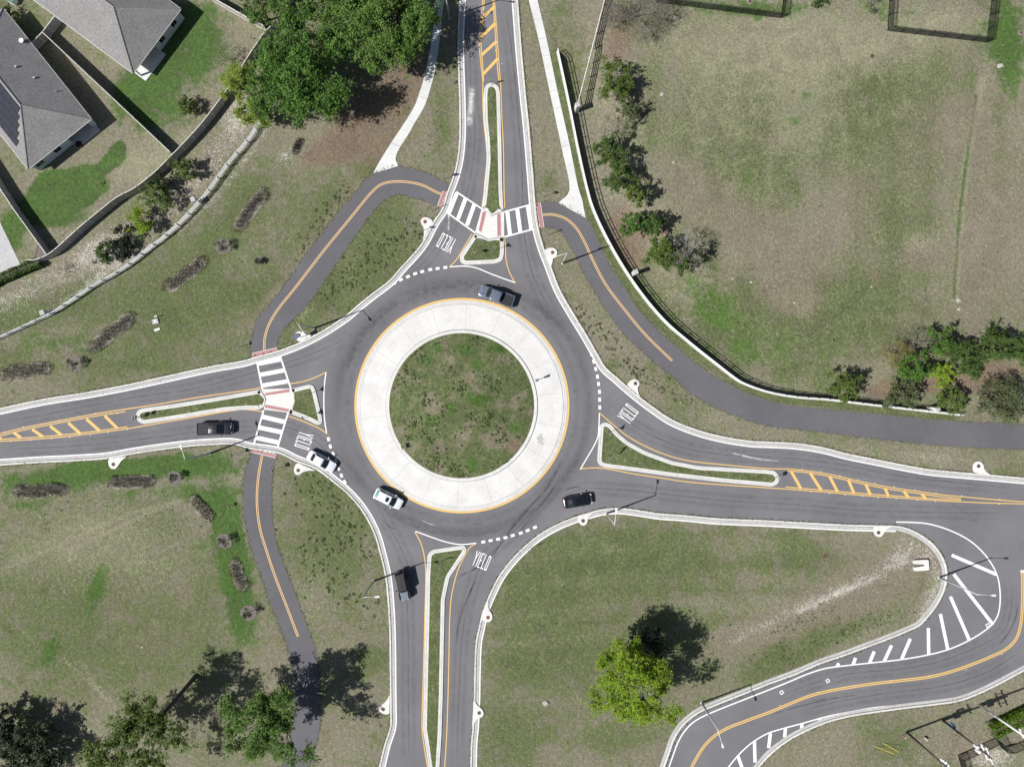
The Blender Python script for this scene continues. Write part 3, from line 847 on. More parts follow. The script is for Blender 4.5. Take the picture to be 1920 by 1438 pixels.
# grey patch stain on the apron
for i in range(46):
    a = random.gauss(0, 1); b = random.gauss(0, 1)
    x, y = W2([(1013 + a * 2.6 + b * 1.0, 824 + b * 3.6)])[0]; s_ = random.uniform(.05, .22)
    rdist = math.hypot(x - W2([(CX, CY)])[0][0], y - W2([(CX, CY)])[0][1]) / S
    z = .20 - (rdist - 142.6) / 47 * .11 + .008 + i * .0004
    ms.quad([(x + s_ * math.cos(t) * random.uniform(.7, 1.2), y + s_ * math.sin(t) * random.uniform(.7, 1.2)) for t in np.linspace(0, 6.28, 8)[:-1]], z)
structure(ms.build("apron_stain", M['gutter']))

# ---- paths and pavements
def surface(name, left, right, mat, z, step=3):
    m = MB(); m.poly(W2(smooth(left, step=step) + smooth(right, step=step)[::-1]), z)
    return structure(m.build(name, M[mat]))
p1o = q(480, 0, [1452,1385, 1380,1345, 1270,1292, 1170,1265, 1070,1247, 960,1265, 880,1300, 830,1335, 750,1430]) + q(480, 360, [560,220, 380,460, 180,740, 0,970]) + q(0, 360, [1885,1080, 1872,1150, 1888,1208])
p1i = q(480, 360, [1360,110, 1280,75, 1160,40, 1060,25, 980,55, 920,100, 840,200, 640,480, 480,720, 350,890, 240,990, 190,1060, 165,1130, 160,1168])
surface("north_west_path", p1o, p1i, 'path_asphalt', .016)
p2l = q(0, 720, [1880,508, 1850,600, 1822,700, 1818,830, 1825,1000, 1850,1120, 1880,1230, 1917,1340]) + q(480, 1078, [38,15, 130,280, 230,530, 265,650, 288,850, 285,1000, 270,1120, 230,1300, 190,1437, 130,1640])
p2r = q(480, 720, [150,550, 125,700, 118,900, 130,1050, 160,1200, 240,1425]) + q(480, 1078, [330,230, 400,420, 440,530, 465,650, 480,850, 485,1000, 470,1200, 440,1300, 400,1437, 340,1640])
surface("south_west_path", p2l, p2r, 'path_asphalt', .016)
p3u = q(960, 360, [212,82, 270,70, 350,85, 430,120, 550,195, 620,300, 680,430, 740,560, 840,710, 950,880, 1100,1040, 1250,1170, 1400,1300, 1550,1400]) + q(960, 720, [1630,0, 1750,60, 1900,112]) + q(1440, 720, [200,165, 550,195, 900,230, 1200,260, 1500,280, 1917,295, 2900,330])
p3l = q(960, 360, [238,270, 310,275, 370,310, 430,390, 500,530, 600,720, 700,880, 850,1080, 1000,1220, 1130,1330, 1250,1430]) + q(960, 720, [1350,80, 1500,170, 1700,250, 1900,312]) + q(1440, 720, [300,350, 700,400, 1100,445, 1500,475, 1917,492, 2900,530])
surface("north_east_path", p3u, p3l, 'path_asphalt', .016)
pm = MB()
c1 = q(480, 0, [1345,1437, 1250,1390, 1120,1363, 1000,1365, 930,1387, 872,1435]) + q(480, 360, [720,180, 500,450, 300,710, 150,900, 90,1010, 65,1100, 62,1185])
c1 = q(480, 360, [1388,18, 1345,0]) + c1[1:]
c2 = q(480, 720, [45,535, 15,720, 8,900, 30,1080, 80,1250, 140,1430]) + q(480, 1078, [240,260, 315,460])
c3 = q(960, 360, [230,172, 300,170, 400,200, 480,270, 540,370, 600,500, 700,690, 850,890, 1000,1070, 1200,1265])
for c_ in (c1, c2, c3):
    line(pm, c_, .105, .022, .12); line(pm, c_, .105, .022, -.12)
structure(pm.build("path_line_marking", M['old_yellow']))
surface("north_west_pavement", q(480, 0, [1352,-300, 1340,0, 1335,100, 1320,250, 1300,400, 1270,540, 1230,680, 1190,790, 1120,910, 1000,1090, 920,1220, 878,1300]),
        q(480, 0, [1425,-300, 1410,0, 1400,60, 1385,230, 1365,380, 1340,530, 1310,650, 1260,800, 1190,920, 1140,1010, 1070,1120, 1045,1190, 1066,1246]), 'sidewalk', .024)
surface("north_east_pavement", q(960, 0, [60,-300, 125,0, 190,260, 280,680, 370,1100, 430,1420]) + q(960, 360, [405,35, 370,62, 350,84]),
        q(960, 0, [122,-300, 190,0, 260,300, 340,680, 430,1080, 500,1420]) + q(960, 360, [525,60, 540,140, 552,196]), 'sidewalk', .024)
sj = MB()
for a, b in ((q(960, 0, [195,298, 258,285])), (q(960, 0, [220,425, 287,412])), (q(960, 0, [278,690, 340,675])), (q(960, 0, [305,818, 368,805])), (q(960, 0, [370,1100, 430,1087])), (q(960, 0, [165,150, 225,140])),
             q(480, 0, [1290,510, 1345,522]), q(480, 0, [1130,893, 1190,930]), q(480, 0, [1215,720, 1285,745]), q(480, 0, [1340,80, 1400,85]), q(480, 0, [1010,1075, 1090,1100])):
    seg(sj, a, b, .035, .0285)
structure(sj.build("pavement_joint", M['joint']))
# back-garden paving and patio slabs
pv = MB(); pv.poly(W2(q(0, 360, [-300,-330, 0,225, 160,560, 0,640, -300,760])), .03); structure(pv.build("garden_paving", M['paver']))

# ---- ground sheet with its lawns, bare earth and sand
def axis(lo, hi, step, far=2500):
    mid_ = np.arange(lo, hi + step, step); tail = []
    d = step
    x = hi
    while x < far:
        d *= 1.5; x += d; tail.append(x)
    tail = np.array(tail); return np.concatenate([lo - (tail - hi)[::-1], mid_, tail])
gx, gy = axis(-92, 92, .42), axis(-72, 72, .42)
GX, GY = np.meshgrid(gx, gy)
PXg, PYg = GX / S + 960, 719 - GY / S
PA = np.zeros((GX.size, 4), np.float32); PB = np.zeros((GX.size, 4), np.float32)
fx, fy = PXg.ravel(), PYg.ravel()
def blob(x, y, rx, ry, amp, ch, rot=0, hard=2.0):
    arr, k = (PA, ch) if ch < 3 else (PB, ch - 3)
    c_, s_ = math.cos(R(rot)), math.sin(R(rot))
    u = ((fx - x) * c_ + (fy - y) * s_) / rx; v = (-(fx - x) * s_ + (fy - y) * c_) / ry
    arr[:, k] += amp * np.exp(-((u * u + v * v) ** (hard / 2)))
def stroke(pts, w, amp, ch):
    arr, k = (PA, ch) if ch < 3 else (PB, ch - 3)
    d = np.full(fx.shape, 1e9)
    for a, b in zip(pts[:-1], pts[1:]):
        a, b = np.array(a, float), np.array(b, float); ab = b - a; L2 = ab @ ab
        t = np.clip(((fx - a[0]) * ab[0] + (fy - a[1]) * ab[1]) / L2, 0, 1)
        d = np.minimum(d, np.hypot(fx - a[0] - t * ab[0], fy - a[1] - t * ab[1]))
    arr[:, k] += amp * np.exp(-(d / w) ** 2)
G_, D_, S_, L_, R_, P_ = range(6)
# gardens
for a in ((105,345,42,26,.9,L_,-20,3), (165,350,48,30,.95,L_,-30,3), (215,292,22,22,.8,L_,0,3), (75,392,30,40,.8,L_,20,3), (130,400,45,35,.8,L_,20,3), (20,430,26,75,.55,L_,15),
          (300,150,80,90,.38,L_,-35), (370,60,70,60,.42,L_,0), (250,215,60,60,.25,L_), (420,120,50,50,.3,L_), (350,260,40,30,.5,P_), (300,330,60,40,.8,P_), (250,300,80,40,.45,P_,-30), (170,200,60,30,.5,D_,50),
          (60,20,60,40,.35,L_), (45,60,30,20,.4,G_), (380,195,40,30,.3,D_), (440,180,30,30,.5,D_)):
    blob(*a)
# sandy strip between the vinyl fence and the rail fence
stroke([(470,195), (440,250), (400,300), (360,350), (280,420), (200,470), (130,505), (60,540), (0,570)], 42, .62, S_)
stroke([(470,195), (430,262), (380,330), (300,410), (200,470), (110,510)], 36, .75, D_)
stroke([(150,560), (60,590), (0,605)], 30, .35, G_)
blob(190,470,50,40,.4,S_); blob(440,215,28,30,.5,S_); blob(540,15,20,25,.8,S_)
stroke([(500,232), (470,290), (430,340), (390,385), (300,455), (200,510), (90,590), (0,632)], 9, .45, S_)
# oak litter
blob(680,215,80,55,1.0,R_,-35); blob(760,120,50,90,.85,R_); blob(600,290,45,22,.9,R_,-15); blob(535,292,22,22,.7,S_); blob(560,310,45,25,.5,D_); blob(720,290,30,60,.6,R_,40); blob(650,280,40,30,.6,R_); blob(830,60,26,90,.5,D_)
# verges
stroke([(672,345), (620,410), (560,490), (520,545), (480,600)], 22, .65, D_); stroke([(650,350), (590,430), (540,500)], 14, .35, R_)
for a in ((640,390,50,70,.25,G_,40), (560,560,40,80,.42,G_,40), (720,430,50,60,.4,G_), (640,530,60,40,.35,G_,-40), (420,440,90,20,.45,G_,-50), (385,440,30,14,.45,L_,-50), (100,645,60,24,.55,L_,0), (150,655,40,25,.35,L_), (20,670,60,20,.3,G_), (320,600,60,30,.25,G_), (430,560,70,40,.25,G_), (250,680,90,20,.2,G_), (50,690,60,12,.4,D_), (440,620,50,30,.3,D_), (385,510,20,40,.35,L_,50),
          (250,872,120,16,.62,L_,-4), (340,868,50,22,.5,L_), (150,890,60,20,.5,L_), (40,945,70,16,.5,L_), (425,985,22,60,.55,L_,-15), (440,1080,24,70,.75,L_), (462,1170,26,35,.7,L_), (360,920,80,26,.35,L_,10), (420,1010,40,40,.4,L_),
          (180,990,120,70,.4,P_), (100,1040,130,60,.3,P_), (290,1060,90,60,.25,P_), (180,1120,22,60,.5,L_,20), (95,1220,40,25,.45,L_,-60), (60,1330,45,22,.5,L_), (20,1270,40,30,.35,L_), (320,1180,110,70,.35,D_), (260,1220,60,40,.3,D_),
          (330,1320,50,40,.5,R_), (410,1330,30,60,.6,R_), (390,1290,40,40,.4,D_), (600,1370,40,60,.5,R_,0), (555,1180,12,40,.5,R_), (520,1190,20,30,.5,R_), (485,1180,30,25,.4,D_),
          (560,960,24,70,.5,D_,-12), (600,920,50,50,.35,G_), (620,1020,60,60,.25,G_), (680,1200,60,20,.6,D_), (700,1235,40,25,.4,G_), (590,1120,40,60,.4,P_), (640,1330,50,50,.3,D_),
          (950,1250,60,120,.12,D_), (1000,1100,90,40,.35,G_), (1140,1040,120,40,.35,G_), (1280,1060,100,40,.3,G_), (1000,1250,60,30,.4,G_), (1080,1160,80,30,.3,D_), (1040,1320,60,20,.5,D_), (960,1380,60,50,.3,G_), (1140,1390,60,30,.3,G_), (1280,1250,30,50,.5,D_), (1340,1290,50,20,.5,D_),
          (1640,1070,120,26,.8,D_,-22), (1560,1110,120,24,.15,S_,-24), (1620,1140,110,22,.5,D_,-22), (1700,1040,50,20,.6,S_,-10), (1740,1110,20,50,.5,S_,15), (1560,1180,80,22,.45,G_,-20), (1480,1230,70,22,.55,G_,-25), (1400,1190,50,20,.7,D_,-20), (1440,1230,60,12,.35,L_,-30), (1500,1050,80,30,.3,G_), (1700,1010,40,20,.5,S_), (1720,1170,30,30,.4,S_),
          (1600,1400,110,40,.35,D_), (1780,1400,60,40,.55,D_), (1860,1420,60,30,.9,S_), (1830,1400,50,40,.6,D_), (1680,1390,60,40,.2,G_), (1890,1300,60,20,.4,D_), (1730,1420,40,30,.5,S_), (1700,1340,80,14,.3,D_)):
    blob(*a)
# mower and vehicle tracks
for pts, w, amp, ch in (([(130,1030), (350,930), (470,890)], 3, .5, P_), ([(0,1070), (250,960), (380,930)], 3, .35, P_), ([(120,1235), (180,1290), (240,1345)], 2.5, .6, P_), ([(150,1240), (190,1300), (215,1340)], 2.5, .55, P_), ([(45,1320), (110,1345), (190,1380)], 4, .7, P_), ([(40,1300), (120,1325), (200,1360)], 3, .6, P_), ([(60,1335), (130,1370), (190,1395)], 3, .5, P_), ([(20,1165), (60,1200), (110,1235)], 3, .35, P_),
                        ([(1842,150), (1812,300), (1800,420), (1790,560)], 6, 1.1, P_), ([(1830,180), (1808,330), (1797,430), (1788,560)], 4.5, 1.0, L_), ([(1862,160), (1830,330), (1815,450), (1808,600)], 14, .35, D_)):
    stroke(pts, w, amp, ch)
# greener lawns on the left and at the bottom, paler big field
for a in ((200,1120,260,190,.30,G_,0,3), (330,560,230,120,.34,G_,-40,2), (1080,1180,240,220,.26,G_,0,3), (600,1060,90,180,.22,G_), (690,470,110,110,.3,G_), (1560,300,420,300,.20,P_,0,4), (1460,520,120,90,.15,D_,20), (1300,400,90,80,.12,D_), (1840,420,110,160,.16,D_), (1700,200,120,60,.2,D_), (1600,620,160,60,.2,G_), (1330,300,90,120,.2,G_), (1640,150,180,70,.3,G_), (1560,230,90,80,.3,G_), (1680,420,80,80,.3,G_), (1400,480,60,60,.3,D_), (1505,195,70,90,.35,P_,0,2), (1500,230,90,60,.22,L_,0,2), (1540,600,200,90,.30,G_), (1420,150,160,130,.28,G_), (1640,230,200,130,.24,G_), (1350,10,130,26,.55,L_,5), (1890,90,36,120,.55,L_,0,3), (1330,560,60,110,.35,L_,-30),
          (300,876,230,20,.75,L_,-3), (60,905,90,22,.6,L_), (430,1010,30,130,.7,L_,-8), (452,1120,26,80,.6,L_), (180,1100,16,50,.5,L_,15), (95,1220,26,40,.5,L_,20), (130,1010,60,10,.35,L_,-20), (380,950,60,40,.35,L_,40), (230,930,160,30,.28,L_), (1250,620,80,30,.4,L_,45), (1170,510,20,70,.3,G_)):
    blob(*a)
stroke([(1370,1210), (1480,1160), (1600,1105), (1700,1065), (1765,1045)], 40, .75, D_); stroke([(1375,1200), (1500,1140), (1600,1098), (1690,1055)], 16, .55, S_); stroke([(1500,1145), (1560,1118), (1640,1085)], 5, .35, S_); stroke([(1735,1160), (1765,1090), (1745,1040)], 14, .5, S_)
for k_ in range(22):
    x_ = 1215 + k_ * 33
    stroke([(x_ + 20, 60), (x_, 300), (x_ - 12, 640)], 9, .08 if k_ % 2 else .11, P_ if k_ % 2 else G_)
for k_ in range(9):
    y_ = 1000 + k_ * 26
    stroke([(910 + k_ * 4, y_ + 30), (1200, y_), (1500, y_ + 5)], 8, .14, P_ if k_ % 2 else G_)
for a in ((100,350,40,30,1.0,L_,-15,4), (150,330,36,20,1.0,L_,-25,4), (200,310,30,14,1.0,L_,-40,4), (222,282,14,22,1.0,L_,30,4), (95,395,34,32,1.0,L_,10,4), (165,365,26,18,.9,L_,-30,4), (300,120,90,80,.5,L_,-35,3), (350,60,80,70,.5,L_,0,3), (260,190,70,50,.4,L_,40,3), (330,240,60,30,.35,L_,-40), (20,440,30,80,.6,L_,25,3), (75,130,30,20,.4,L_), (180,180,24,60,.25,D_,-40)):
    blob(*a)
# big field, upper right
for a in ((1512,196,40,55,.34,L_,10,2), (1505,200,50,70,.3,P_), (1530,60,120,50,.7,P_), (1600,90,130,40,.6,P_), (1750,40,80,40,.75,P_), (1660,30,60,60,.4,L_), (1420,20,60,14,.45,L_), (1540,10,90,30,.4,L_), (1880,60,50,90,.45,L_), (1890,130,40,40,.35,P_), (1400,90,110,60,.45,P_), (1280,60,90,70,.35,P_), (1330,200,90,90,.25,P_), (1420,270,80,80,.22,G_),
          (1480,480,60,70,.85,D_), (1440,430,50,40,.55,D_), (1490,560,50,40,.8,D_), (1560,420,40,60,.55,D_), (1640,470,60,60,.35,D_), (1730,480,40,30,.8,D_), (1730,460,26,20,.6,P_), (1850,520,70,90,.7,D_), (1880,380,60,100,.55,D_), (1700,300,110,80,.35,D_), (1790,230,70,60,.45,D_), (1820,220,40,40,.4,D_), (1270,320,60,60,.5,D_), (1310,380,60,60,.55,D_), (1380,410,50,60,.55,D_), (1600,360,50,50,.5,D_), (1560,330,30,30,.4,R_), (1640,520,25,25,.55,R_),
          (1360,600,60,50,.55,G_), (1330,570,60,40,.35,L_,35), (1400,650,70,40,.45,L_,25), (1530,640,90,40,.4,L_), (1580,560,40,40,.25,L_), (1440,560,30,40,.4,L_), (1500,340,25,25,.4,L_), (1400,330,20,30,.5,L_), (1610,560,60,40,.4,G_), (1480,690,60,20,.35,G_), (1700,600,90,30,.5,D_), (1620,690,60,40,.55,D_), (1700,660,60,30,.8,R_), (1800,720,120,22,1.0,R_), (1660,735,50,16,.9,R_), (1870,690,50,30,.8,R_),
          (1150,220,28,50,.65,D_), (1140,330,30,60,.5,D_), (1165,420,30,60,.9,R_), (1185,480,30,40,.8,R_), (1150,100,30,30,.7,R_), (1170,60,40,40,.5,R_), (1250,600,40,40,.25,G_), (1210,570,30,40,.35,G_), (1230,430,40,30,.6,R_), (1300,470,40,40,.3,G_),
          (1060,60,30,80,.2,G_), (1045,80,20,20,.55,D_), (1075,590,30,70,.35,D_,20), (1180,670,60,30,.5,D_,35), (1250,740,50,22,.35,D_,30), (1330,770,70,20,.25,P_), (1200,640,60,12,.3,P_,40), (1600,840,120,14,.35,P_,8), (1780,860,90,14,.3,P_), (1745,855,26,10,.6,S_), (1780,858,20,8,.5,S_),
          (780,250,30,50,.35,D_), (830,240,20,80,.3,G_), (1000,420,20,30,.3,G_)):
    blob(*a)
np.random.seed(3)
for i in range(420):       # scattered weedy patches everywhere
    blob(np.random.uniform(-100, 2020), np.random.uniform(-80, 1520), np.random.uniform(5, 26), np.random.uniform(5, 18), np.random.uniform(.12, .42), random.choice([L_, G_, G_, D_, D_, P_, P_]), np.random.uniform(0, 180))
me = bpy.data.meshes.new("ground")
nxx, nyy = len(gx), len(gy)
# ground drop behind the retaining wall, shaped as a trench for its shadow
wall_px = q(960, 0, [340,392, 420,760, 490,1110, 560,1420]) + q(960, 360, [600,120, 700,340, 850,600, 1000,810, 1150,980, 1300,1110, 1500,1270, 1700,1420]) + q(960, 720, [1740,0, 1900,56]) + q(1440, 720, [200,97, 450,117, 700,147, 1000,182, 1430,230])
wall_pts = np.array(W2(smooth(wall_px, step=6)))
gxr, gyr = GX.ravel(), GY.ravel()
SHADOW_DIP = np.zeros(GX.size, np.float32)
near = np.where((gxr > 3) & (gxr < 85) & (gyr > -12) & (gyr < 58))[0]
bd = np.full(len(near), 1e9); bs = np.zeros(len(near)); bt = np.zeros(len(near)); run = 0.0
for a_, b_ in zip(wall_pts[:-1], wall_pts[1:]):
    ab = b_ - a_; L_2 = ab @ ab; Ls = math.sqrt(L_2)
    tx, ty = gxr[near] - a_[0], gyr[near] - a_[1]
    t_ = np.clip((tx * ab[0] + ty * ab[1]) / L_2, 0, 1)
    d_ = np.hypot(tx - t_ * ab[0], ty - t_ * ab[1]); sd = (ab[0] * ty - ab[1] * tx) / Ls
    m_ = d_ < bd; bd[m_] = d_[m_]; bs[m_] = sd[m_]; bt[m_] = run + t_[m_] * Ls
    run += Ls
def sstep(x): x = np.clip(x, 0, 1); return x * x * (3 - 2 * x)
DIP_DEPTH = 1.15
sg_ = np.where(bs > 0, bd, -bd)
SHADOW_DIP[near] = np.where(sg_ > -.62, -DIP_DEPTH * sstep((sg_ + .60) / .5) * (1 - sstep((sg_ - 2.2) / 9.0)) * sstep((bt + .3) / 1.2) * sstep((run - bt + .3) / 1.5), 0)
co = np.zeros((GX.size, 3), np.float32); co[:, 2] = SHADOW_DIP; co[:, 0] = GX.ravel(); co[:, 1] = GY.ravel()
idx = np.arange(GX.size).reshape(nyy, nxx)
fq = np.stack([idx[:-1, :-1], idx[:-1, 1:], idx[1:, 1:], idx[1:, :-1]], -1).reshape(-1, 4)
me.vertices.add(len(co)); me.vertices.foreach_set("co", co.ravel())
me.loops.add(fq.size); me.loops.foreach_set("vertex_index", fq.ravel().astype(np.int32))
me.polygons.add(len(fq)); me.polygons.foreach_set("loop_start", np.arange(0, fq.size, 4, dtype=np.int32))
me.update(calc_edges=True)
PA[:, 3] = 1; PB[:, 3] = 1
for nm, arr in (("patch", PA), ("patch_b", PB)):
    ca = me.color_attributes.new(nm, 'FLOAT_COLOR', 'POINT'); ca.data.foreach_set("color", np.clip(arr, 0, 2).ravel())
structure(link_mesh("ground", me, M['turf']))
vm = MB(); wl_ = [tuple(v) for v in wall_pts]
vm.strip(offset(wl_, -1.25), offset(wl_, -.15), .006, .02)
ov = vm.build("verge_turf", M['turf']); structure(ov); ISLAND_GROUND.append(ov)
for o_ in ISLAND_GROUND:
    k_ = len(o_.data.vertices)
    if o_.name == 'island_ground':
        vx = np.array([v.co[:2] for v in o_.data.vertices]); rs_ = np.random.RandomState(19); A1 = np.zeros((k_, 4), np.float32); B1 = np.zeros((k_, 4), np.float32)
        A1[:, 0] = .95; B1[:, 0] = .10; A1[:, 3] = B1[:, 3] = 1
        for _ in range(150):
            r_ = 132 * S * math.sqrt(rs_.uniform()); a_ = rs_.uniform(0, 6.28); g = np.exp(-(((vx[:, 0] - ICEN[0] - r_ * math.cos(a_)) / rs_.uniform(.4, 2.0)) ** 2 + ((vx[:, 1] - ICEN[1] - r_ * math.sin(a_)) / rs_.uniform(.4, 1.6)) ** 2))
            k3 = rs_.randint(0, 8); arr_, ch_ = ((A1, 0), (A1, 1), (B1, 0), (B1, 1), (A1, 1), (A1, 1), (A1, 0), (B1, 0))[k3]
            arr_[:, ch_] += g * rs_.uniform(.3, .8) * (.6 if k3 == 3 else 1)
        for nm, arr_ in (("patch", A1), ("patch_b", B1)):
            ca = o_.data.color_attributes.new(nm, 'FLOAT_COLOR', 'POINT'); ca.data.foreach_set("color", arr_.ravel())
        continue
    for nm, v_ in (("patch", (.55, .18, 0, 1)), ("patch_b", (.12, 0, 0, 1))):
        ca = o_.data.color_attributes.new(nm, 'FLOAT_COLOR', 'POINT'); ca.data.foreach_set("color", np.tile(np.array(v_, np.float32), k_))
# ================================================================== BUILDERS
# ---- foliage
rng = np.random.RandomState(11)
def leaf_mesh(name, centers, normals_, sizes, vals, mat, parent, aspect=.62):
    n = len(centers)
    nrm = normals_ / np.maximum(np.linalg.norm(normals_, axis=1), 1e-6)[:, None]
    rnd = rng.normal(size=(n, 3))
    u = np.cross(nrm, rnd); u /= np.maximum(np.linalg.norm(u, axis=1), 1e-6)[:, None]
    w = np.cross(nrm, u)
    s = sizes[:, None]
    co = np.stack([centers - u * s, centers - w * s * aspect + nrm * s * .15, centers + u * s, centers + w * s * aspect + nrm * s * .15], 1).reshape(-1, 3).astype(np.float32)
    me = bpy.data.meshes.new(name)
    me.vertices.add(n * 4); me.vertices.foreach_set("co", co.ravel())
    me.loops.add(n * 4); me.loops.foreach_set("vertex_index", np.arange(n * 4, dtype=np.int32))
    me.polygons.add(n); me.polygons.foreach_set("loop_start", np.arange(0, n * 4, 4, dtype=np.int32))
    me.update(calc_edges=True)
    at = me.attributes.new("leaf", 'FLOAT', 'FACE'); at.data.foreach_set("value", np.clip(vals, 0, 1).astype(np.float32))
    return link_mesh(name, me, mat, parent)

LEAF = {
    'oak': leaf_material("oak_leaves", (.026, .072, .012), (.155, .300, .048)),
    'oak_mid': leaf_material("mid_oak_leaves", (.036, .086, .016), (.195, .325, .066)),
    'lime': leaf_material("lime_leaves", (.115, .20, .012), (.375, .53, .045), .45),
    'yellowgreen': leaf_material("young_leaves", (.14, .20, .03), (.40, .50, .10), .45),
    'shrub': leaf_material("shrub_leaves", (.026, .062, .012), (.140, .225, .050)),
    'olive': leaf_material("olive_leaves", (.050, .070, .026), (.190, .225, .100)),
    'dark': leaf_material("dark_leaves", (.006, .012, .005), (.028, .048, .018)),
    'pine': leaf_material("pine_needles", (.038, .074, .016), (.205, .285, .058)),
    'pinedark': leaf_material("dark_pine_needles", (.016, .032, .010), (.055, .085, .024)),
    'hedge': leaf_material("hedge_leaves", (.045, .105, .006), (.15, .26, .014)),
    'gold': leaf_material("golden_leaves", (.11, .115, .025), (.28, .26, .075), .3),
    'straw': leaf_material("dry_grass_blades", (.085, .068, .045), (.235, .20, .135), .15),
    'darkstraw': leaf_material("dark_grass_blades", (.020, .017, .014), (.075, .065, .05), .1),
    'greengrass': leaf_material("green_grass_blades", (.035, .06, .02), (.12, .16, .05), .2),
    'bed': leaf_material("bed_grass_blades", (.034, .032, .024), (.275, .258, .190), .2),
    'verge': leaf_material("verge_grass", (.060, .080, .028), (.200, .185, .110), .2),
    'cornerdark': leaf_material("shade_painted_leaves", (.014, .022, .010), (.060, .090, .030), .2),  # dark leaf colour with crown shade painted in
    'twiggy': leaf_material("thin_twigs", (.05, .042, .038), (.20, .175, .16), .15),
    'weed': leaf_material("weed_leaves", (.050, .075, .022), (.105, .140, .052), .3),
}

def crown_points(Rad, z0, z1, nclump, nleaf, leaf, seed, squash=1.0, lobes=5, spread=.55, fill=.35, elong=1.0, rot=0.0, ragged=1.0):
    """twigs and leaf tufts spread through an uneven crown between heights z0 and z1"""
    rs = np.random.RandomState(seed)
    ph = rs.uniform(0, 6.28, lobes); am = rs.uniform(.05, .15, lobes) * ragged
    C, Nn, Sz, V, clumps = [], [], [], [], []
    zc, hz = (z0 + z1) / 2, (z1 - z0) / 2
    tw = nleaf / nclump
    for k in range(nclump):
        d = rs.normal(size=3); d[2] = abs(d[2]) * .95 - .40
        d /= np.linalg.norm(d)
        a = math.atan2(d[1], d[0])
        wob = 1 + sum(am[j] * math.sin((j + 2) * a + ph[j]) for j in range(lobes)) + rs.normal() * .06
        rr = (rs.uniform(fill, 1.0) ** .5) * .86
        c = np.array([d[0] * Rad * rr * wob * elong, d[1] * Rad * rr * wob / elong, zc + d[2] * hz * rr * squash])
        cr, sr = math.cos(rot), math.sin(rot)
        c[0], c[1] = c[0] * cr - c[1] * sr, c[0] * sr + c[1] * cr
        rc = Rad * spread * rs.uniform(.28, .60) * (1.15 if nclump < 18 else .85)
        clumps.append((c, rc))
        m = int(tw * rs.uniform(.6, 1.4))
        # each clump is a spray of small tufts reaching outwards along twigs
        nt = max(4, int(m / 16))
        axis_ = np.array([d[0], d[1], abs(d[2]) * .5 + .15]); axis_ /= np.linalg.norm(axis_)
        tc = rs.normal(size=(nt, 3)) * rc * np.array([.52, .52, .36]) + axis_ * rs.uniform(-.3, .75, nt)[:, None] * rc
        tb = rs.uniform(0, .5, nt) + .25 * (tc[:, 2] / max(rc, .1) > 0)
        which = rs.randint(0, nt, m)
        sg = rc * rs.uniform(.10, .22, nt)[which]
        pp = c + tc[which] + rs.normal(size=(m, 3)) * sg[:, None] * np.array([1, 1, .6])
        out = tc[which] / max(rc, .05)
        nn = out * .35 + rs.normal(size=(m, 3)) * .6 + np.array([0, 0, .75])
        C.append(pp); Nn.append(nn)
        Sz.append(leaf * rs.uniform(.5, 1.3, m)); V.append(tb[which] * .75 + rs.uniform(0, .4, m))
    return np.concatenate(C), np.concatenate(Nn), np.concatenate(Sz), np.concatenate(V), clumps

def tree(name, label, cat, px, py, Rpx, Ht, leaf='shrub', nclump=40, nleaf=5000, lsize=.17, bark='bark', trunk_r=None, base=None, group=None, z0f=.28, spread=.55, elong=1.0, rot=0.0, seed=None, fill=.12, ragged=1.0):
    """px, py: where the middle of the crown is seen; its true place follows from its height"""
    seed = seed if seed is not None else int(px * 7 + py)
    hc = Ht * .62
    c = P(px, py, hc)
    b = P(base[0], base[1]) if base else Vector((c.x, c.y, 0))
    t = empty(name, (b.x, b.y, 0), label, cat, group)
    off = np.array([c.x - b.x, c.y - b.y, 0])
    Rad = Rpx * S * (CAM_H - hc) / CAM_H
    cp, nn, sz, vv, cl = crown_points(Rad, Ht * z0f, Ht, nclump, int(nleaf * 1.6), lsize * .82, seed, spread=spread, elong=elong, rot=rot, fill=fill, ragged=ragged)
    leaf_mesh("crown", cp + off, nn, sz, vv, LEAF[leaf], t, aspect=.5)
    tr = MB(); r0 = trunk_r or max(.06, Rad * .055)
    fork = Vector((off[0] * .55, off[1] * .55, Ht * z0f * 1.0))
    tr.tube([(0, 0, -1.2), (0, 0, 0), (off[0] * .22, off[1] * .22, Ht * z0f * .4), fork], [r0 * 1.3, r0 * 1.25, r0, r0 * .8], 10)
    rs = random.Random(seed)
    pick = cl if len(cl) < 46 else rs.sample(cl, 46)
    for c_, rc in pick:
        e = Vector(c_ + off)
        mid = fork.lerp(e, .5) + Vector((rs.uniform(-.1, .1) * Rad, rs.uniform(-.1, .1) * Rad, rs.uniform(0, .14) * Ht * .3))
        m1 = fork.lerp(mid, .5) + Vector((rs.gauss(0, .05) * Rad, rs.gauss(0, .05) * Rad, .06 * Ht)); m2 = mid.lerp(e, .5) + Vector((rs.gauss(0, .05) * Rad, rs.gauss(0, .05) * Rad, .02 * Ht)); tr.tube([fork, m1, mid, m2, e], [r0 * .36, r0 * .26, r0 * .19, r0 * .12, r0 * .04], 5, caps=False)
        for k in range(2):
            e2 = e + Vector((rs.uniform(-1, 1), rs.uniform(-1, 1), rs.uniform(-.1, .9))) * rc * 1.0
            tr.tube([mid.lerp(e, .6), e2], [r0 * .12, r0 * .04], 4, caps=False)
    tr.build("trunk", M[bark], t, shade=True)
    return t

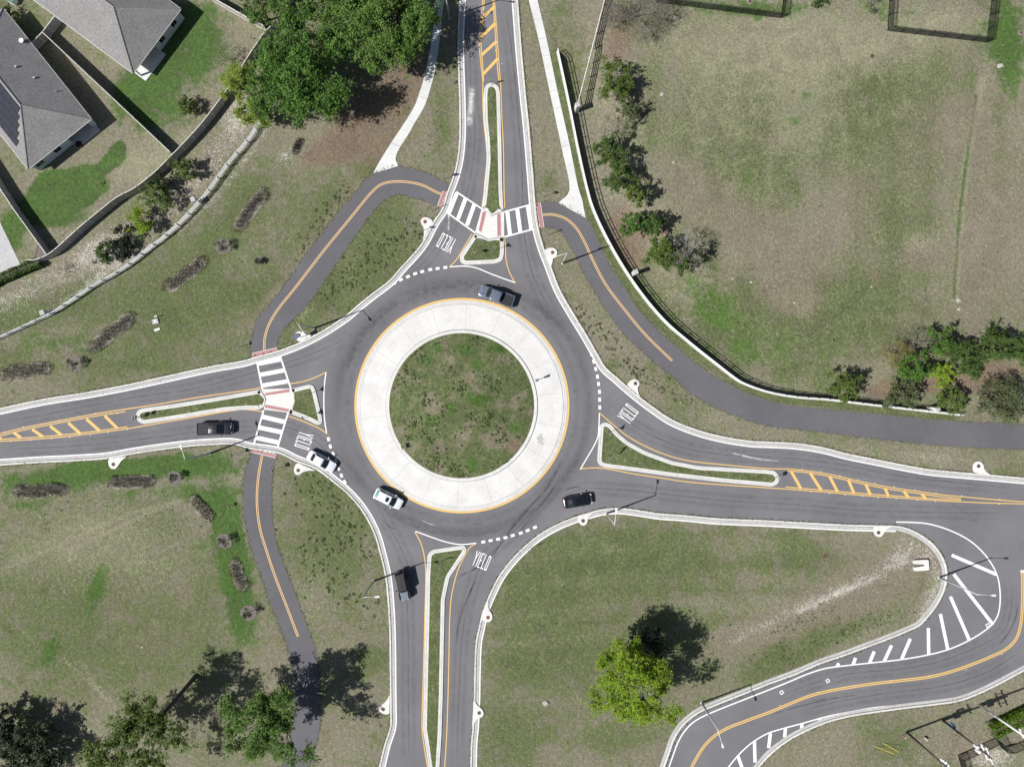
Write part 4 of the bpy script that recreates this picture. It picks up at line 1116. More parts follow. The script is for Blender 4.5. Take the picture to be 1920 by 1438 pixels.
def bare_tree(name, label, px, py, Rpx, Ht, group=None, mat='twig', levels=4, seed=1, leaves=None, cat="tree", base=None, dense_=0):
    c = P(base[0], base[1]) if base else P(px, py, Ht * .5); rs = random.Random(seed)
    t = empty(name, (c.x, c.y, 0), label, cat, group)
    tr, tw = MB(), MB(); tips = []
    Rad = Rpx * S
    lean = P(px, py, Ht * .6) - c; lean.z = 0
    def grow(p, d, L, r, lv):
        q_ = p + d * L
        m = p.lerp(q_, .5) + Vector((rs.uniform(-1, 1), rs.uniform(-1, 1), rs.uniform(-.3, .5))) * L * .08
        (tr if lv == 0 else tw).tube([p, m, q_], [r, r * .8, r * .6], 6 if lv < 2 else 3, caps=False)
        if lv >= levels:
            tips.append(q_); return
        for k in range((rs.choice([3, 4]) if lv <= 1 else rs.choice([2, 3, 3])) + dense_):
            dd = (d * .75 + Vector((rs.gauss(0, .62), rs.gauss(0, .62), rs.gauss(.08, .3)))).normalized()
            grow(q_, dd, L * rs.uniform(.62, .86), r * (.72 if dense_ else .62), lv + 1)
    d0 = Vector((lean.x / Ht * 1.2, lean.y / Ht * 1.2, 1)).normalized()
    n0 = 4
    L0 = Ht * .25
    tr.tube([(0, 0, -1.2), (0, 0, 0), d0 * L0], [Rad * .03 + .03, Rad * .03 + .03, Rad * .02 + .02], 8)
    for k in range(n0):
        a = k * 6.28 / n0 + rs.uniform(0, 1)
        dd = (d0 * .8 + Vector((math.cos(a), math.sin(a), 0)) * Rad / Ht * 1.1).normalized()
        grow(d0 * L0, dd, Rad * .40, min(.05, Rad * .014 + .010), 1)
    tr.build("trunk", M[mat], t, shade=True); tw.build("branches", M[mat], t, shade=True)
    if leaves:
        tp = np.array([list(v) for v in tips]); k, n_, sz = leaves
        idx = rng.randint(0, len(tp), n_)
        cp = tp[idx] + rng.normal(size=(n_, 3)) * Rad * .09
        leaf_mesh("crown", cp, rng.normal(size=(n_, 3)) + np.array([0, 0, .6]), sz * rng.uniform(.6, 1.3, n_), rng.uniform(0, 1, n_), LEAF[k], t, aspect=.16 if k == 'twiggy' else .62)
    return t

def hedge(label, pts_px, width, Ht, leaf, n_, lsize, group=None):
    w = W2(dense(pts_px, False, 4) + [pts_px[-1]]); w = np.array(w)
    d = np.concatenate([[0], np.cumsum(np.linalg.norm(np.diff(w, axis=0), axis=1))])
    c = w.mean(0)
    t = empty("hedge", (c[0], c[1], 0), label, "hedge", group)
    s = rng.uniform(0, d[-1], n_); i = np.clip(np.searchsorted(d, s) - 1, 0, len(w) - 2)
    f = ((s - d[i]) / np.maximum(d[i + 1] - d[i], 1e-6))[:, None]
    p = w[i] * (1 - f) + w[i + 1] * f
    nn = np.array(normals([tuple(a) for a in w]))[i]
    ang = rng.uniform(-.25, math.pi + .25, n_); rr = rng.uniform(.75, 1.06, n_)
    sup = lambda v: np.sign(v) * np.abs(v) ** .45
    a = sup(np.cos(ang)) * width / 2 * rr; h = np.maximum(sup(np.sin(ang)), 0) * Ht * rr * (1 + .06 * np.sin(s * 2.3))
    cp = np.stack([p[:, 0] + nn[:, 0] * a - c[0], p[:, 1] + nn[:, 1] * a - c[1], h], 1)
    no = np.stack([nn[:, 0] * np.cos(ang), nn[:, 1] * np.cos(ang), np.sin(ang)], 1) + rng.normal(size=(n_, 3)) * .5
    leaf_mesh("foliage", cp, no, lsize * rng.uniform(.6, 1.4, n_), rng.uniform(0, 1, n_), LEAF[leaf], t)
    m = MB(); A = offset([tuple(v) for v in w - c], -width * .36); B = offset([tuple(v) for v in w - c], width * .36)
    m.strip(A, B, Ht * .72, Ht * .72)
    for x, y in [(A[k][0] * .5 + B[k][0] * .5, A[k][1] * .5 + B[k][1] * .5) for k in range(0, len(A), 3)]:
        m.tube([(x, y, -.02), (x, y, Ht * .75)], [.05, .03], 5)
    m.build("stems", M['bark'], t)
    return t

def grass_bed(label, a, b, wpx, seed, leaf=('straw', 'darkstraw', 'greengrass'), dens=1.0, group="ornamental grass beds along the verge"):
    """a strip of clumping grasses in a bed of dead straw, from pixel a to pixel b"""
    A, B = np.array(W2([a])[0]), np.array(W2([b])[0]); c = (A + B) / 2
    rs = np.random.RandomState(seed)
    t = empty("grass_bed", (c[0], c[1], 0), label, "grass bed", group)
    L = np.linalg.norm(B - A); u = (B - A) / L; v = np.array([-u[1], u[0]]); w = wpx * S
    pts = []
    for k in range(44):
        th = 2 * math.pi * k / 44; sx = math.cos(th); sy = math.sin(th)
        pts.append(u * np.sign(sx) * abs(sx) ** .55 * (L / 2) * rs.uniform(.95, 1.05) + v * np.sign(sy) * abs(sy) ** .7 * w * .47 * rs.uniform(.8, 1.15))
    m = MB(); m.prism([tuple(p) for p in pts], -.02, .05); m.build("litter", M['straw'], t)
    k = max(4, int(L / .62)); C, Nn, Sz, V, K = [], [], [], [], []
    for i in range(k):
        p = u * ((i + .5) / k - .5) * (L - .5) + v * rs.normal() * w * .10
        h = rs.uniform(.55, .85)
        mm = int(230 * dens); th = rs.uniform(0, 6.28, mm); rad = rs.uniform(.05, 1, mm) ** .6 * w * .45
        C.append(np.stack([p[0] + np.cos(th) * rad, p[1] + np.sin(th) * rad, h * (1 - (rad / (w * .5)) ** 2 * .75) * rs.uniform(.5, 1.05, mm)], 1))
        Nn.append(np.stack([-np.sin(th), np.cos(th), rs.uniform(.2, .9, mm)], 1)); Sz.append(rs.uniform(.07, .2, mm)); V.append(rs.uniform(0, 1, mm)); K.append((rad < w * .26))
    C, Nn, Sz, V, K = map(np.concatenate, (C, Nn, Sz, V, K))
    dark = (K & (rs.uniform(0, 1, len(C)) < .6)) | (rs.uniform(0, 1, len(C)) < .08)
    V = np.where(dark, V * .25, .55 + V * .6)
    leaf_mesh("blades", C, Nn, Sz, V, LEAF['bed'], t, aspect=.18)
    return t

# ---- fences
def along(pts, spacing):
    p = np.array(pts); d = np.concatenate([[0], np.cumsum(np.linalg.norm(np.diff(p, axis=0), axis=1))])
    k = max(1, int(round(d[-1] / spacing)))
    out = []
    for s in np.linspace(0, d[-1], k + 1):
        i = min(np.searchsorted(d, s, side='right') - 1, len(p) - 2); f = (s - d[i]) / max(d[i + 1] - d[i], 1e-9)
        tn = p[i + 1] - p[i]
        out.append((p[i] + (p[i + 1] - p[i]) * f, math.atan2(tn[1], tn[0])))
    return out

def posts(t, pts, spacing, size, h, mat, org, name="post", cap=None, first=True, skip=0):
    spots = along(pts, spacing)[skip:]
    m0 = None
    for (p, a) in spots:
        if m0 is None:
            m = MB(); m.box((0, 0, h / 2), (size, size, h))
            if cap: m.lathe([(size * .75, 0), (size * .75, .03), (.001, .10)], 4, (0, 0, h))
            o = m.build(name, M[mat], t); m0 = o
        else:
            o = m0.copy(); COL.objects.link(o); o.parent = t
        o.location = (p[0] - org[0], p[1] - org[1], 0); o.rotation_euler = (0, 0, a)

def panel_fence(label, px_pts, h=1.83, group="tan vinyl privacy fences", thick=.05, spacing=2.4, smoothit=False):
    pts = W2(smooth(px_pts, step=8) if smoothit else px_pts)
    org = np.array(pts).mean(0)
    t = empty("privacy_fence", (org[0], org[1], 0), label, "fence", group)
    loc = [tuple(np.array(p) - org) for p in dense_w(pts, .8)]
    m = MB(); A, B = offset(loc, -thick / 2), offset(loc, thick / 2)
    m.strip(A, A, .04, h - .06); m.strip(B[::-1], B[::-1], .04, h - .06); 
    m.strip(A, B, h - .06, h - .06)
    m.build("panel", M['tan_vinyl'], t)
    r = MB()
    for z, hh in ((h - .05, .10), (.1, .12)):
        a, b = offset(loc, -thick * .9), offset(loc, thick * .9)
        r.strip(a, b, z + hh / 2, z + hh / 2); r.strip(a[::-1], a[::-1], z + hh / 2, z - hh / 2); r.strip(b, b, z + hh / 2, z - hh / 2)
    r.build("rail", M['tan_cap'], t)
    posts(t, pts, spacing, .13, h + .04, 'tan_cap', org, cap=True)
    return t

def dense_w(pts, step):
    out = []
    for a, b in zip(pts[:-1], pts[1:]):
        a, b = np.array(a), np.array(b); k = max(1, int(np.linalg.norm(b - a) / step))
        for j in range(k): out.append(tuple(a + (b - a) * j / k))
    return out + [tuple(pts[-1])]

def rail_fence(label, px_pts, heights, h, mat='vinyl', rail=(.07, .16), spacing=2.45, group=None, smoothit=True, name="rail_fence"):
    pts = W2(smooth(px_pts, step=6) if smoothit else px_pts); pts = dense_w(pts, 1.0)
    org = np.array(pts).mean(0)
    t = empty(name, (org[0], org[1], 0), label, "fence", group)
    loc = [tuple(np.array(p) - org) for p in pts]
    for z in heights:
        m = MB(); A, B = offset(loc, -rail[0] / 2), offset(loc, rail[0] / 2); z0, z1 = z - rail[1] / 2, z + rail[1] / 2
        m.strip(A, B, z1, z1); m.strip(B, A, z0, z0); m.strip(A[::-1], A[::-1], z1, z0); m.strip(B, B, z1, z0)
        m.build("rail", M[mat], t)
    posts(t, pts, spacing, .13, h, mat, org, cap=True)
    return t

def metal_fence(label, px_pts, h=1.8, spacing=2.3, picket=.16, group="black metal picket fences"):
    pts = W2(px_pts); org = np.array(pts).mean(0)
    t = empty("picket_fence", (org[0], org[1], 0), label, "fence", group)
    loc = [tuple(np.array(p) - org) for p in dense_w(pts, .8)]
    for z in (.15, h - .25, h - .05):
        m = MB(); m.tube([(x, y, z) for x, y in loc], .028, 4); m.build("rail", M['black_metal'], t)
    m = MB()
    for p, a in along(loc, picket): m.box((p[0], p[1], h * .5), (.04, .04, h - .12), rz=a)
    m.build("pickets", M['black_metal'], t)["kind"] = "stuff"
    posts(t, pts, spacing, .08, h + .05, 'black_metal', org)
    return t

def pillar(label, px, py, s=.85, h=1.55, z0=0.0):
    p = P(px, py); t = empty("fence_pillar", (p.x, p.y, 0), label, "pillar", "white fence pillars", R(18))
    m = MB(); m.box((0, 0, (h + z0) / 2), (s * .82, s * .82, h - z0)); m.build("shaft", M['pad'], t, bevel=.02)
    m = MB(); m.box((0, 0, h + .06), (s * .92, s * .92, .12)); m.build("cap", M['gutter'], t, bevel=.04)

# ---- street lamps
def street_lamp(label, bx, by, arm_px, h=8.8, arm_h=None, group="grey street lamps around the roundabout", copy_of=None):
    p = P(bx, by)
    d = Vector((arm_px[0], -arm_px[1], 0)); L = min(d.length * S, 2.6); a = math.atan2(d.y, d.x)
    t = empty("street_lamp", (p.x, p.y, 0), label, "street lamp", group, a)
    m = MB(); m.lathe([(.24, 0), (.24, .10), (.17, .14)], 12); m.build("base_plate", M['steel'], t)
    m = MB(); m.tube([(0, 0, .1), (0, 0, h * .5), (0, 0, h)], [.165, .125, .075], 12); m.build("pole", M['steel'], t, shade=True)
    m = MB(); m.tube([(0, 0, h - .15), (.35, 0, h - .05), (L - .25, 0, h + .10)], [.05, .045, .035], 8); m.lathe([(.08, 0), (.06, .1), (.01, .14)], 8, (0, 0, h)); m.build("arm", M['alum'], t, shade=True)
    m = MB()
    m.box((L, 0, h + .10), (.50, .30, .12)); m.box((L - .36, 0, h + .11), (.26, .16, .14)); m.tube([(L - .1, 0, h + .16), (L - .1, 0, h + .25)], .06, 10)
    hd = m.build("lamp_head", M['lampgrey'], t, bevel=.02)
    m = MB(); m.box((L + .02, 0, h + .03), (.40, .24, .03)); m.build("lens", M['glass_lens'], hd)
    return t

# ---- road signs
def road_sign(label, bx, by, kind='panel', face=0.0, h=2.6, size=(.6, .75), col='sign_white', border=None, posts_=1, group=None, lift=0.0):
    """face: compass direction (degrees, image sense: 0 = right, 90 = up) the sign looks towards"""
    p = P(bx, by); t = empty("road_sign", (p.x, p.y, lift), label, "road sign", group, R(face))
    w, hh = size
    zs = h - hh / 2
    for s in ([0] if posts_ == 1 else [-w * .3, w * .3]):
        m = MB(); m.box((-.03, s, (h - .05) / 2), (.055, .055, h - .05)); m.lathe([(.07, 0), (.06, .06)], 8, (-.03, s, 0)); m.build("post", M['sign_back'], t)
    if kind == 'panel': pts = [(-w / 2, -hh / 2), (w / 2, -hh / 2), (w / 2, hh / 2), (-w / 2, hh / 2)]
    elif kind == 'diamond': pts = [(0, -hh / 2), (w / 2, 0), (0, hh / 2), (-w / 2, 0)]
    elif kind == 'yield': pts = [(0, -hh / 2), (w / 2, hh / 2), (-w / 2, hh / 2)]
    def plate(sc, x0, x1):
        n = len(pts); V = [(x0, a * sc, zs + b * sc + (.0 if kind != 'yield' else hh * (1 - sc) * .16)) for a, b in pts] + [(x1, a * sc, zs + b * sc + (.0 if kind != 'yield' else hh * (1 - sc) * .16)) for a, b in pts]
        F = [tuple(range(n - 1, -1, -1)), tuple(range(n, 2 * n))] + [(i, (i + 1) % n, n + (i + 1) % n, n + i) for i in range(n)]
        return V, F
    m = MB(); m.add(*plate(1, -.006, .010)); m.build("sign_back", M['sign_back'], t)
    m = MB(); m.add(*plate(.985, .010, .018)); m.build("sign_face", M[border or col], t)
    m = MB(); m.add(*plate(.82 if kind != 'yield' else .58, .018, .024)); m.build("sign_field", M[col if border else ('sign_red' if kind == 'no' else col)], t)
    return t

# ---- drain inlets: teardrop concrete apron behind the kerb with an iron cover
def drain(label, poly_px, cov, r=.27, mat='brown_iron', group="kerbside drain inlets"):
    pts = W2(rounded(poly_px, [12] * len(poly_px), 2)); c = np.array(W2([cov])[0])
    t = empty("drain_inlet", (c[0], c[1], 0), label, "drain inlet", group)
    m = MB(); m.prism([tuple(np.array(p) - c) for p in pts], .0, .163); m.build("apron_slab", M['pad'], t)
    m = MB(); m.lathe([(r * 1.12, .160), (r * 1.12, .170), (r * .98, .172)], 20); m.build("cover_ring", M['joint'], t)
    m = MB(); m.lathe([(r, .166), (r, .176), (r * .55, .180), (r * .5, .177), (.02, .178)], 20); m.build("cover", M[mat], t)

# ---- vehicles
def sub(o, lv=2):
    md = o.modifiers.new("subsurf", 'SUBSURF'); md.levels = lv; md.render_levels = lv
    return o

def loft(mb_, rings, mi=0):
    n = len(rings[0]); b = len(mb_.v)
    for r in rings: mb_.v += [tuple(p) for p in r]
    for i in range(len(rings) - 1):
        for k in range(n):
            mb_.f.append([b + i * n + k, b + i * n + (k + 1) % n, b + (i + 1) * n + (k + 1) % n, b + (i + 1) * n + k]); mb_.m.append(mi)
    mb_.f.append([b + k for k in reversed(range(n))]); mb_.m.append(mi)
    mb_.f.append([b + (len(rings) - 1) * n + k for k in range(n)]); mb_.m.append(mi)

def lower_ring(x, w, zl, zt, crown=.025):
    zm = (zl + zt) / 2
    half = [(w * .90, zl), (w, zl + .10), (w * 1.0, zm), (w * .985, zt - .10), (w * .93, zt - .01), (w * .72, zt + crown * .6), (w * .30, zt + crown)]
    return [(x, y, z) for y, z in half] + [(x, -y, z) for y, z in reversed(half)]

def cabin_shape(belt, roof):
    """belt / roof: (x_rear, x_front, half-width rear, half-width front, z rear, z front)"""
    br, bf, wr, wf, zr, zf = belt; rr, rf, vr, vf, yr, yf = roof
    return dict(B=[Vector((br, -wr, zr)), Vector((bf, -wf, zf)), Vector((bf, wf, zf)), Vector((br, wr, zr))],
                T=[Vector((rr, -vr, yr)), Vector((rf, -vf, yf)), Vector((rf, vf, yf)), Vector((rr, vr, yr))])

def glass_patch(name, a, b, c, d, mat, parent, bow=(0, 0, 0), inset=(.05, .06), lift=.012, n=6):
    """curved pane on the quad a,b (lower) d,c (upper)"""
    nrm = (b - a).cross(d - a).normalized()
    vs, fs = [], []
    bowv = Vector(bow)
    for j in range(n + 1):
        for i in range(n + 1):
            u = inset[0] + (1 - 2 * inset[0]) * i / n; v = inset[1] + (1 - 2 * inset[1]) * j / n
            p = a.lerp(b, u).lerp(d.lerp(c, u), v)
            vs.append(p + nrm * lift + bowv * (1 - (2 * u - 1) ** 2))
    for j in range(n):
        for i in range(n):
            k = j * (n + 1) + i; fs.append((k, k + 1, k + n + 2, k + n + 1))
    m = MB(); m.add(vs, fs)
    o = m.build(name, M[mat], parent, shade=True)
    md = o.modifiers.new("solid", 'SOLIDIFY'); md.thickness = .012; md.offset = -1
    return o

def make_car(kind, paint, name, label, cat, px, py, heading, L, W, H, group="vehicles on the roundabout", bow=.05, opts={}):
    p = P(px, py); t = empty(name, (p.x, p.y, .02), label, cat, group, R(heading))
    w = W / 2; f, r = L / 2, -L / 2
    pm_ = plain(name + "_paint", paint, .22, .25 if opts.get('metal') else 0, .5, var=.03, coat=.8)
    b = MB()
    if kind == 'sedan':
        prof = [(r, w * .74, .36, .70), (r + .10, w * .90, .26, .90), (r + .55, w * .97, .22, .98), (r + 1.3, w, .20, .96), (-.2, w, .20, .93), (f - 1.75, w, .20, .93), (f - 1.1, w * .985, .20, .89), (f - .45, w * .93, .22, .78), (f - .12, w * .80, .28, .66), (f, w * .58, .36, .56)]
        cab = cabin_shape((r + .72, f - 1.28, w * .84, w * .88, .97, .90), (r + 1.45, f - 2.15, w * .66, w * .70, H - .03, H - .02))
    elif kind == 'suv':
        prof = [(r, w * .80, .40, .80), (r + .08, w * .94, .30, 1.02), (r + .5, w * .985, .26, 1.06), (r + 1.3, w, .24, 1.06), (0, w, .24, 1.04), (f - 1.5, w, .24, 1.02), (f - 1.0, w * .985, .24, .98), (f - .4, w * .93, .27, .88), (f - .1, w * .80, .34, .76), (f, w * .58, .42, .64)]
        cab = cabin_shape((r + .25, f - 1.12, w * .88, w * .90, 1.05, 1.0), (r + .82, f - 1.95, w * .70, w * .72, H - .03, H))
    elif kind == 'pickup':
        prof = [(r, w * .96, .48, 1.02), (r + .05, w * .985, .42, 1.06), (r + 1.2, w, .40, 1.08), (r + 2.2, w, .38, 1.08), (0, w, .36, 1.08), (f - 1.5, w, .36, 1.08), (f - .9, w * .985, .36, 1.05), (f - .35, w * .94, .40, .98), (f - .08, w * .84, .46, .88), (f, w * .66, .52, .76)]
        cab = cabin_shape((r + 2.0, f - 1.35, w * .90, w * .92, 1.08, 1.07), (r + 2.12, f - 2.05, w * .74, w * .76, H - .02, H))
    else:  # jeep
        prof = [(r, w * .80, .50, .95), (r + .04, w * .82, .46, 1.12), (r + .8, w * .83, .46, 1.15), (0, w * .83, .44, 1.15), (f - 1.45, w * .82, .44, 1.14), (f - 1.3, w * .70, .50, 1.13), (f - .7, w * .66, .50, 1.10), (f - .1, w * .62, .50, 1.05), (f - .02, w * .60, .54, .98)]
        cab = cabin_shape((r + .03, f - 1.38, w * .82, w * .82, 1.14, 1.14), (r + .12, f - 1.72, w * .72, w * .74, H, H))
    loft(b, [lower_ring(*s, crown=.03 if kind != 'jeep' else .01) for s in prof])
    body = sub(b.build("body", pm_, t, shade=True), 2)
    # cabin: roof and pillars
    B, Tq = cab['B'], cab['T']
    c_ = MB(); n = 7
    rings = []
    for i in range(n + 1):
        u = i / n
        rb_, rt = [], []
        lo_l, lo_r = B[0].lerp(B[1], u), B[3].lerp(B[2], u)
        hi_l, hi_r = Tq[0].lerp(Tq[1], u), Tq[3].lerp(Tq[2], u)
        cr = .05 * (1 - (2 * u - 1) ** 2) * (0 if kind == 'jeep' else 1)
        lo_l = lo_l.copy(); lo_r = lo_r.copy(); lo_l.z -= .10; lo_r.z -= .10
        e = .86
        ring = [lo_l, hi_l + Vector((0, 0, cr * .5)), hi_l.lerp(hi_r, .12) + Vector((0, 0, cr + .025)), hi_l.lerp(hi_r, .5) + Vector((0, 0, cr + .05)), hi_r.lerp(hi_l, .12) + Vector((0, 0, cr + .025)), hi_r + Vector((0, 0, cr * .5)), lo_r]
        rings.append(ring)
    loft(c_, rings)
    roofm = pm_ if not opts.get('roofmat') else M[opts['roofmat']]
    cabo = c_.build("cabin", roofm, t, shade=False, bevel=.05)
    g = 'carglass'
    glass_patch("windshield", B[1], B[2], Tq[2], Tq[1], g, t, bow=(bow * 2.2, 0, 0), inset=(.05, .05), lift=.02)
    glass_patch("rear_window", B[3], B[0], Tq[0], Tq[3], opts.get('rearglass', g), t, bow=(-bow * 1.4, 0, 0), inset=(.10, .12), lift=.02)
    for s in (0, 1):
        a0, a1, a2, a3 = (B[0], B[1], Tq[1], Tq[0]) if s == 0 else (B[2], B[3], Tq[3], Tq[2])
        for u0, u1 in ((.08, .48), (.52, .94)):
            glass_patch("side_window", a0.lerp(a1, u0), a0.lerp(a1, u1), a3.lerp(a2, u1), a3.lerp(a2, u0), g, t, inset=(.04, .12), lift=.012)
    # wheels
    rw = {'sedan': .33, 'suv': .36, 'pickup': .40, 'jeep': .41}[kind]; tw = {'sedan': .22, 'suv': .24, 'pickup': .28, 'jeep': .30}[kind]
    xf, xr = f - (.88 if kind != 'jeep' else .72), r + (.95 if kind != 'jeep' else .72)
    wm_ = None
    for x in (xf, xr):
        for s in (-1, 1):
            if wm_ is None:
                m = MB(); m.lathe([(rw * .62, -tw / 2), (rw * .94, -tw / 2), (rw, -tw * .35), (rw, tw * .35), (rw * .94, tw / 2), (rw * .62, tw / 2)], 24); wo = m.build("wheel", M['tyre'], t, shade=True)
                m = MB(); m.lathe([(rw * .60, -tw * .42), (rw * .64, tw * .53), (rw * .52, tw * .50), (rw * .48, tw * .38), (rw * .2, tw * .46), (.02, tw * .46)], 20); ri = m.build("rim", M['rim'], wo)
                wm_ = wo
            else:
                wo = wm_.copy(); COL.objects.link(wo); wo.parent = t
                r2 = ri.copy(); COL.objects.link(r2); r2.parent = wo
            yy = (w * (.99 if kind != 'jeep' else .92) - tw / 2 + .02) * s
            wo.location = (x, yy, rw); wo.rotation_euler = (R(-90 * s), 0, 0)
    # lights, mirrors, bumpers
    zh = {'sedan': .66, 'suv': .76, 'pickup': .86, 'jeep': .90}[kind]
    for s in (-1, 1):
        m = MB()
        if kind == 'jeep': m.tube([(f - .06, s * w * .42, zh), (f + .02, s * w * .42, zh)], .10, 16)
        else: m.box((f - .30, s * w * .66, zh - .015), (.36, .30, .12), rz=-s * .62)
        m.build("headlight", M['headlight'], t, bevel=.02)
        m = MB(); m.box((r + .07, s * w * .80, zh + .12), (.12, .20, .18), rz=s * .2); m.build("taillight", M['taillight'], t, bevel=.02)
        m = MB(); bx = B[1]; m.tube([(bx.x - .30, s * (bx.y * -1 * .98), bx.z + .03), (bx.x - .33, s * (w + .10), bx.z + .08)], .025, 6); m.box((bx.x - .34, s * (w + .14), bx.z + .10), (.14, .22, .16))
        m.build("mirror", pm_ if kind in ('sedan', 'suv') else M['blackplastic'], t, bevel=.03)
    m = MB(); m.box((f - .10, 0, .36 if kind == 'sedan' else .48), (.26, W * .70, .18)); m.build("front_bumper", M['blackplastic'] if kind != 'pickup' else M['chrome'], t, bevel=.04)
    m = MB(); m.box((r + .06, 0, .40 if kind == 'sedan' else .52), (.18, W * .80, .20)); m.build("rear_bumper", M['blackplastic'] if kind != 'pickup' else M['chrome'], t, bevel=.04)
    if opts.get('chromeline'):
        m = MB(); ys = np.linspace(-.72, .72, 11)
        m.tube([(f - .18 - .34 * (abs(y) / .72) ** 2.2, y * w, zh + .10 - .02 * (abs(y) / .72) ** 2) for y in ys], .035, 6); m.build("grille_trim", M['chrome'], t)
    if opts.get('sunroof'):
        m = MB(); zx = H + .095; m.box((Tq[1].x - .48, 0, zx), (.50, .72, .03)); m.build("sunroof", M['carglass'], t, bevel=.01)
    if kind in ('pickup', 'jeep') or opts.get('ribs'):
        m = MB()
        for k in range(-4, 5):
            m.box(((Tq[0].x + Tq[1].x) / 2, k * w * .13, H + (.055 if kind == 'pickup' else .028)), (abs(Tq[1].x - Tq[0].x) * .86, .05, .03))
        m.build("roof_ribs", pm_ if kind == 'pickup' else M['blackplastic'], t, bevel=.012)
    if kind == 'pickup':
        x0, x1 = r + .10, r + 1.93
        if opts.get('cover'):
            m = MB(); m.box(((x0 + x1) / 2, 0, 1.125), (x1 - x0, W * .88, .05)); m.build("bed_cover", M['liner'], t, bevel=.015)
        else:
            m = MB(); m.box(((x0 + x1) / 2, 0, 1.10), (x1 - x0, W * .80, .012)); 
            m.build("shade_bed_floor", M['liner'], t)  # black sheet near the rim, coloured for a bed floor in deep shade
        for s in (-1, 1):
            m = MB(); m.box(((x0 + x1) / 2, s * w * .93, 1.15), (x1 - x0 + .1, W * .06, .14)); m.build("bed_rail", pm_, t, bevel=.02)
        m = MB(); m.box((r + .06, 0, 1.13), (.08, W * .86, .12)); m.build("tailgate", pm_, t, bevel=.02)
        for k in (-1, 1):
            m = MB(); m.box((f - .85, k * w * .34, 1.11), (1.0, .10, .05)); m.build("hood_ridge", pm_, t, bevel=.02)
    if kind == 'jeep':
        for s in (-1, 1):
            for x in (xf, xr):
                m = MB(); m.tube([(x - .52, s * w * .84, .88), (x - .3, s * w * .84, .98), (x + .3, s * w * .84, .98), (x + .52, s * w * .84, .86)], .12, 6); m.build("fender", M['blackplastic'], t)
        m = MB(); m.lathe([(.38, -.12), (.40, 0), (.38, .12), (.2, .12)], 20); sp = m.build("spare_wheel", M['tyre'], t); sp.location = (r - .14, 0, 1.05); sp.rotation_euler = (0, R(-90), 0)
        m = MB(); m.box((f - .75, 0, 1.15), (1.0, w * 1.15, .04)); m.build("hood", pm_, t, bevel=.03)
    return t

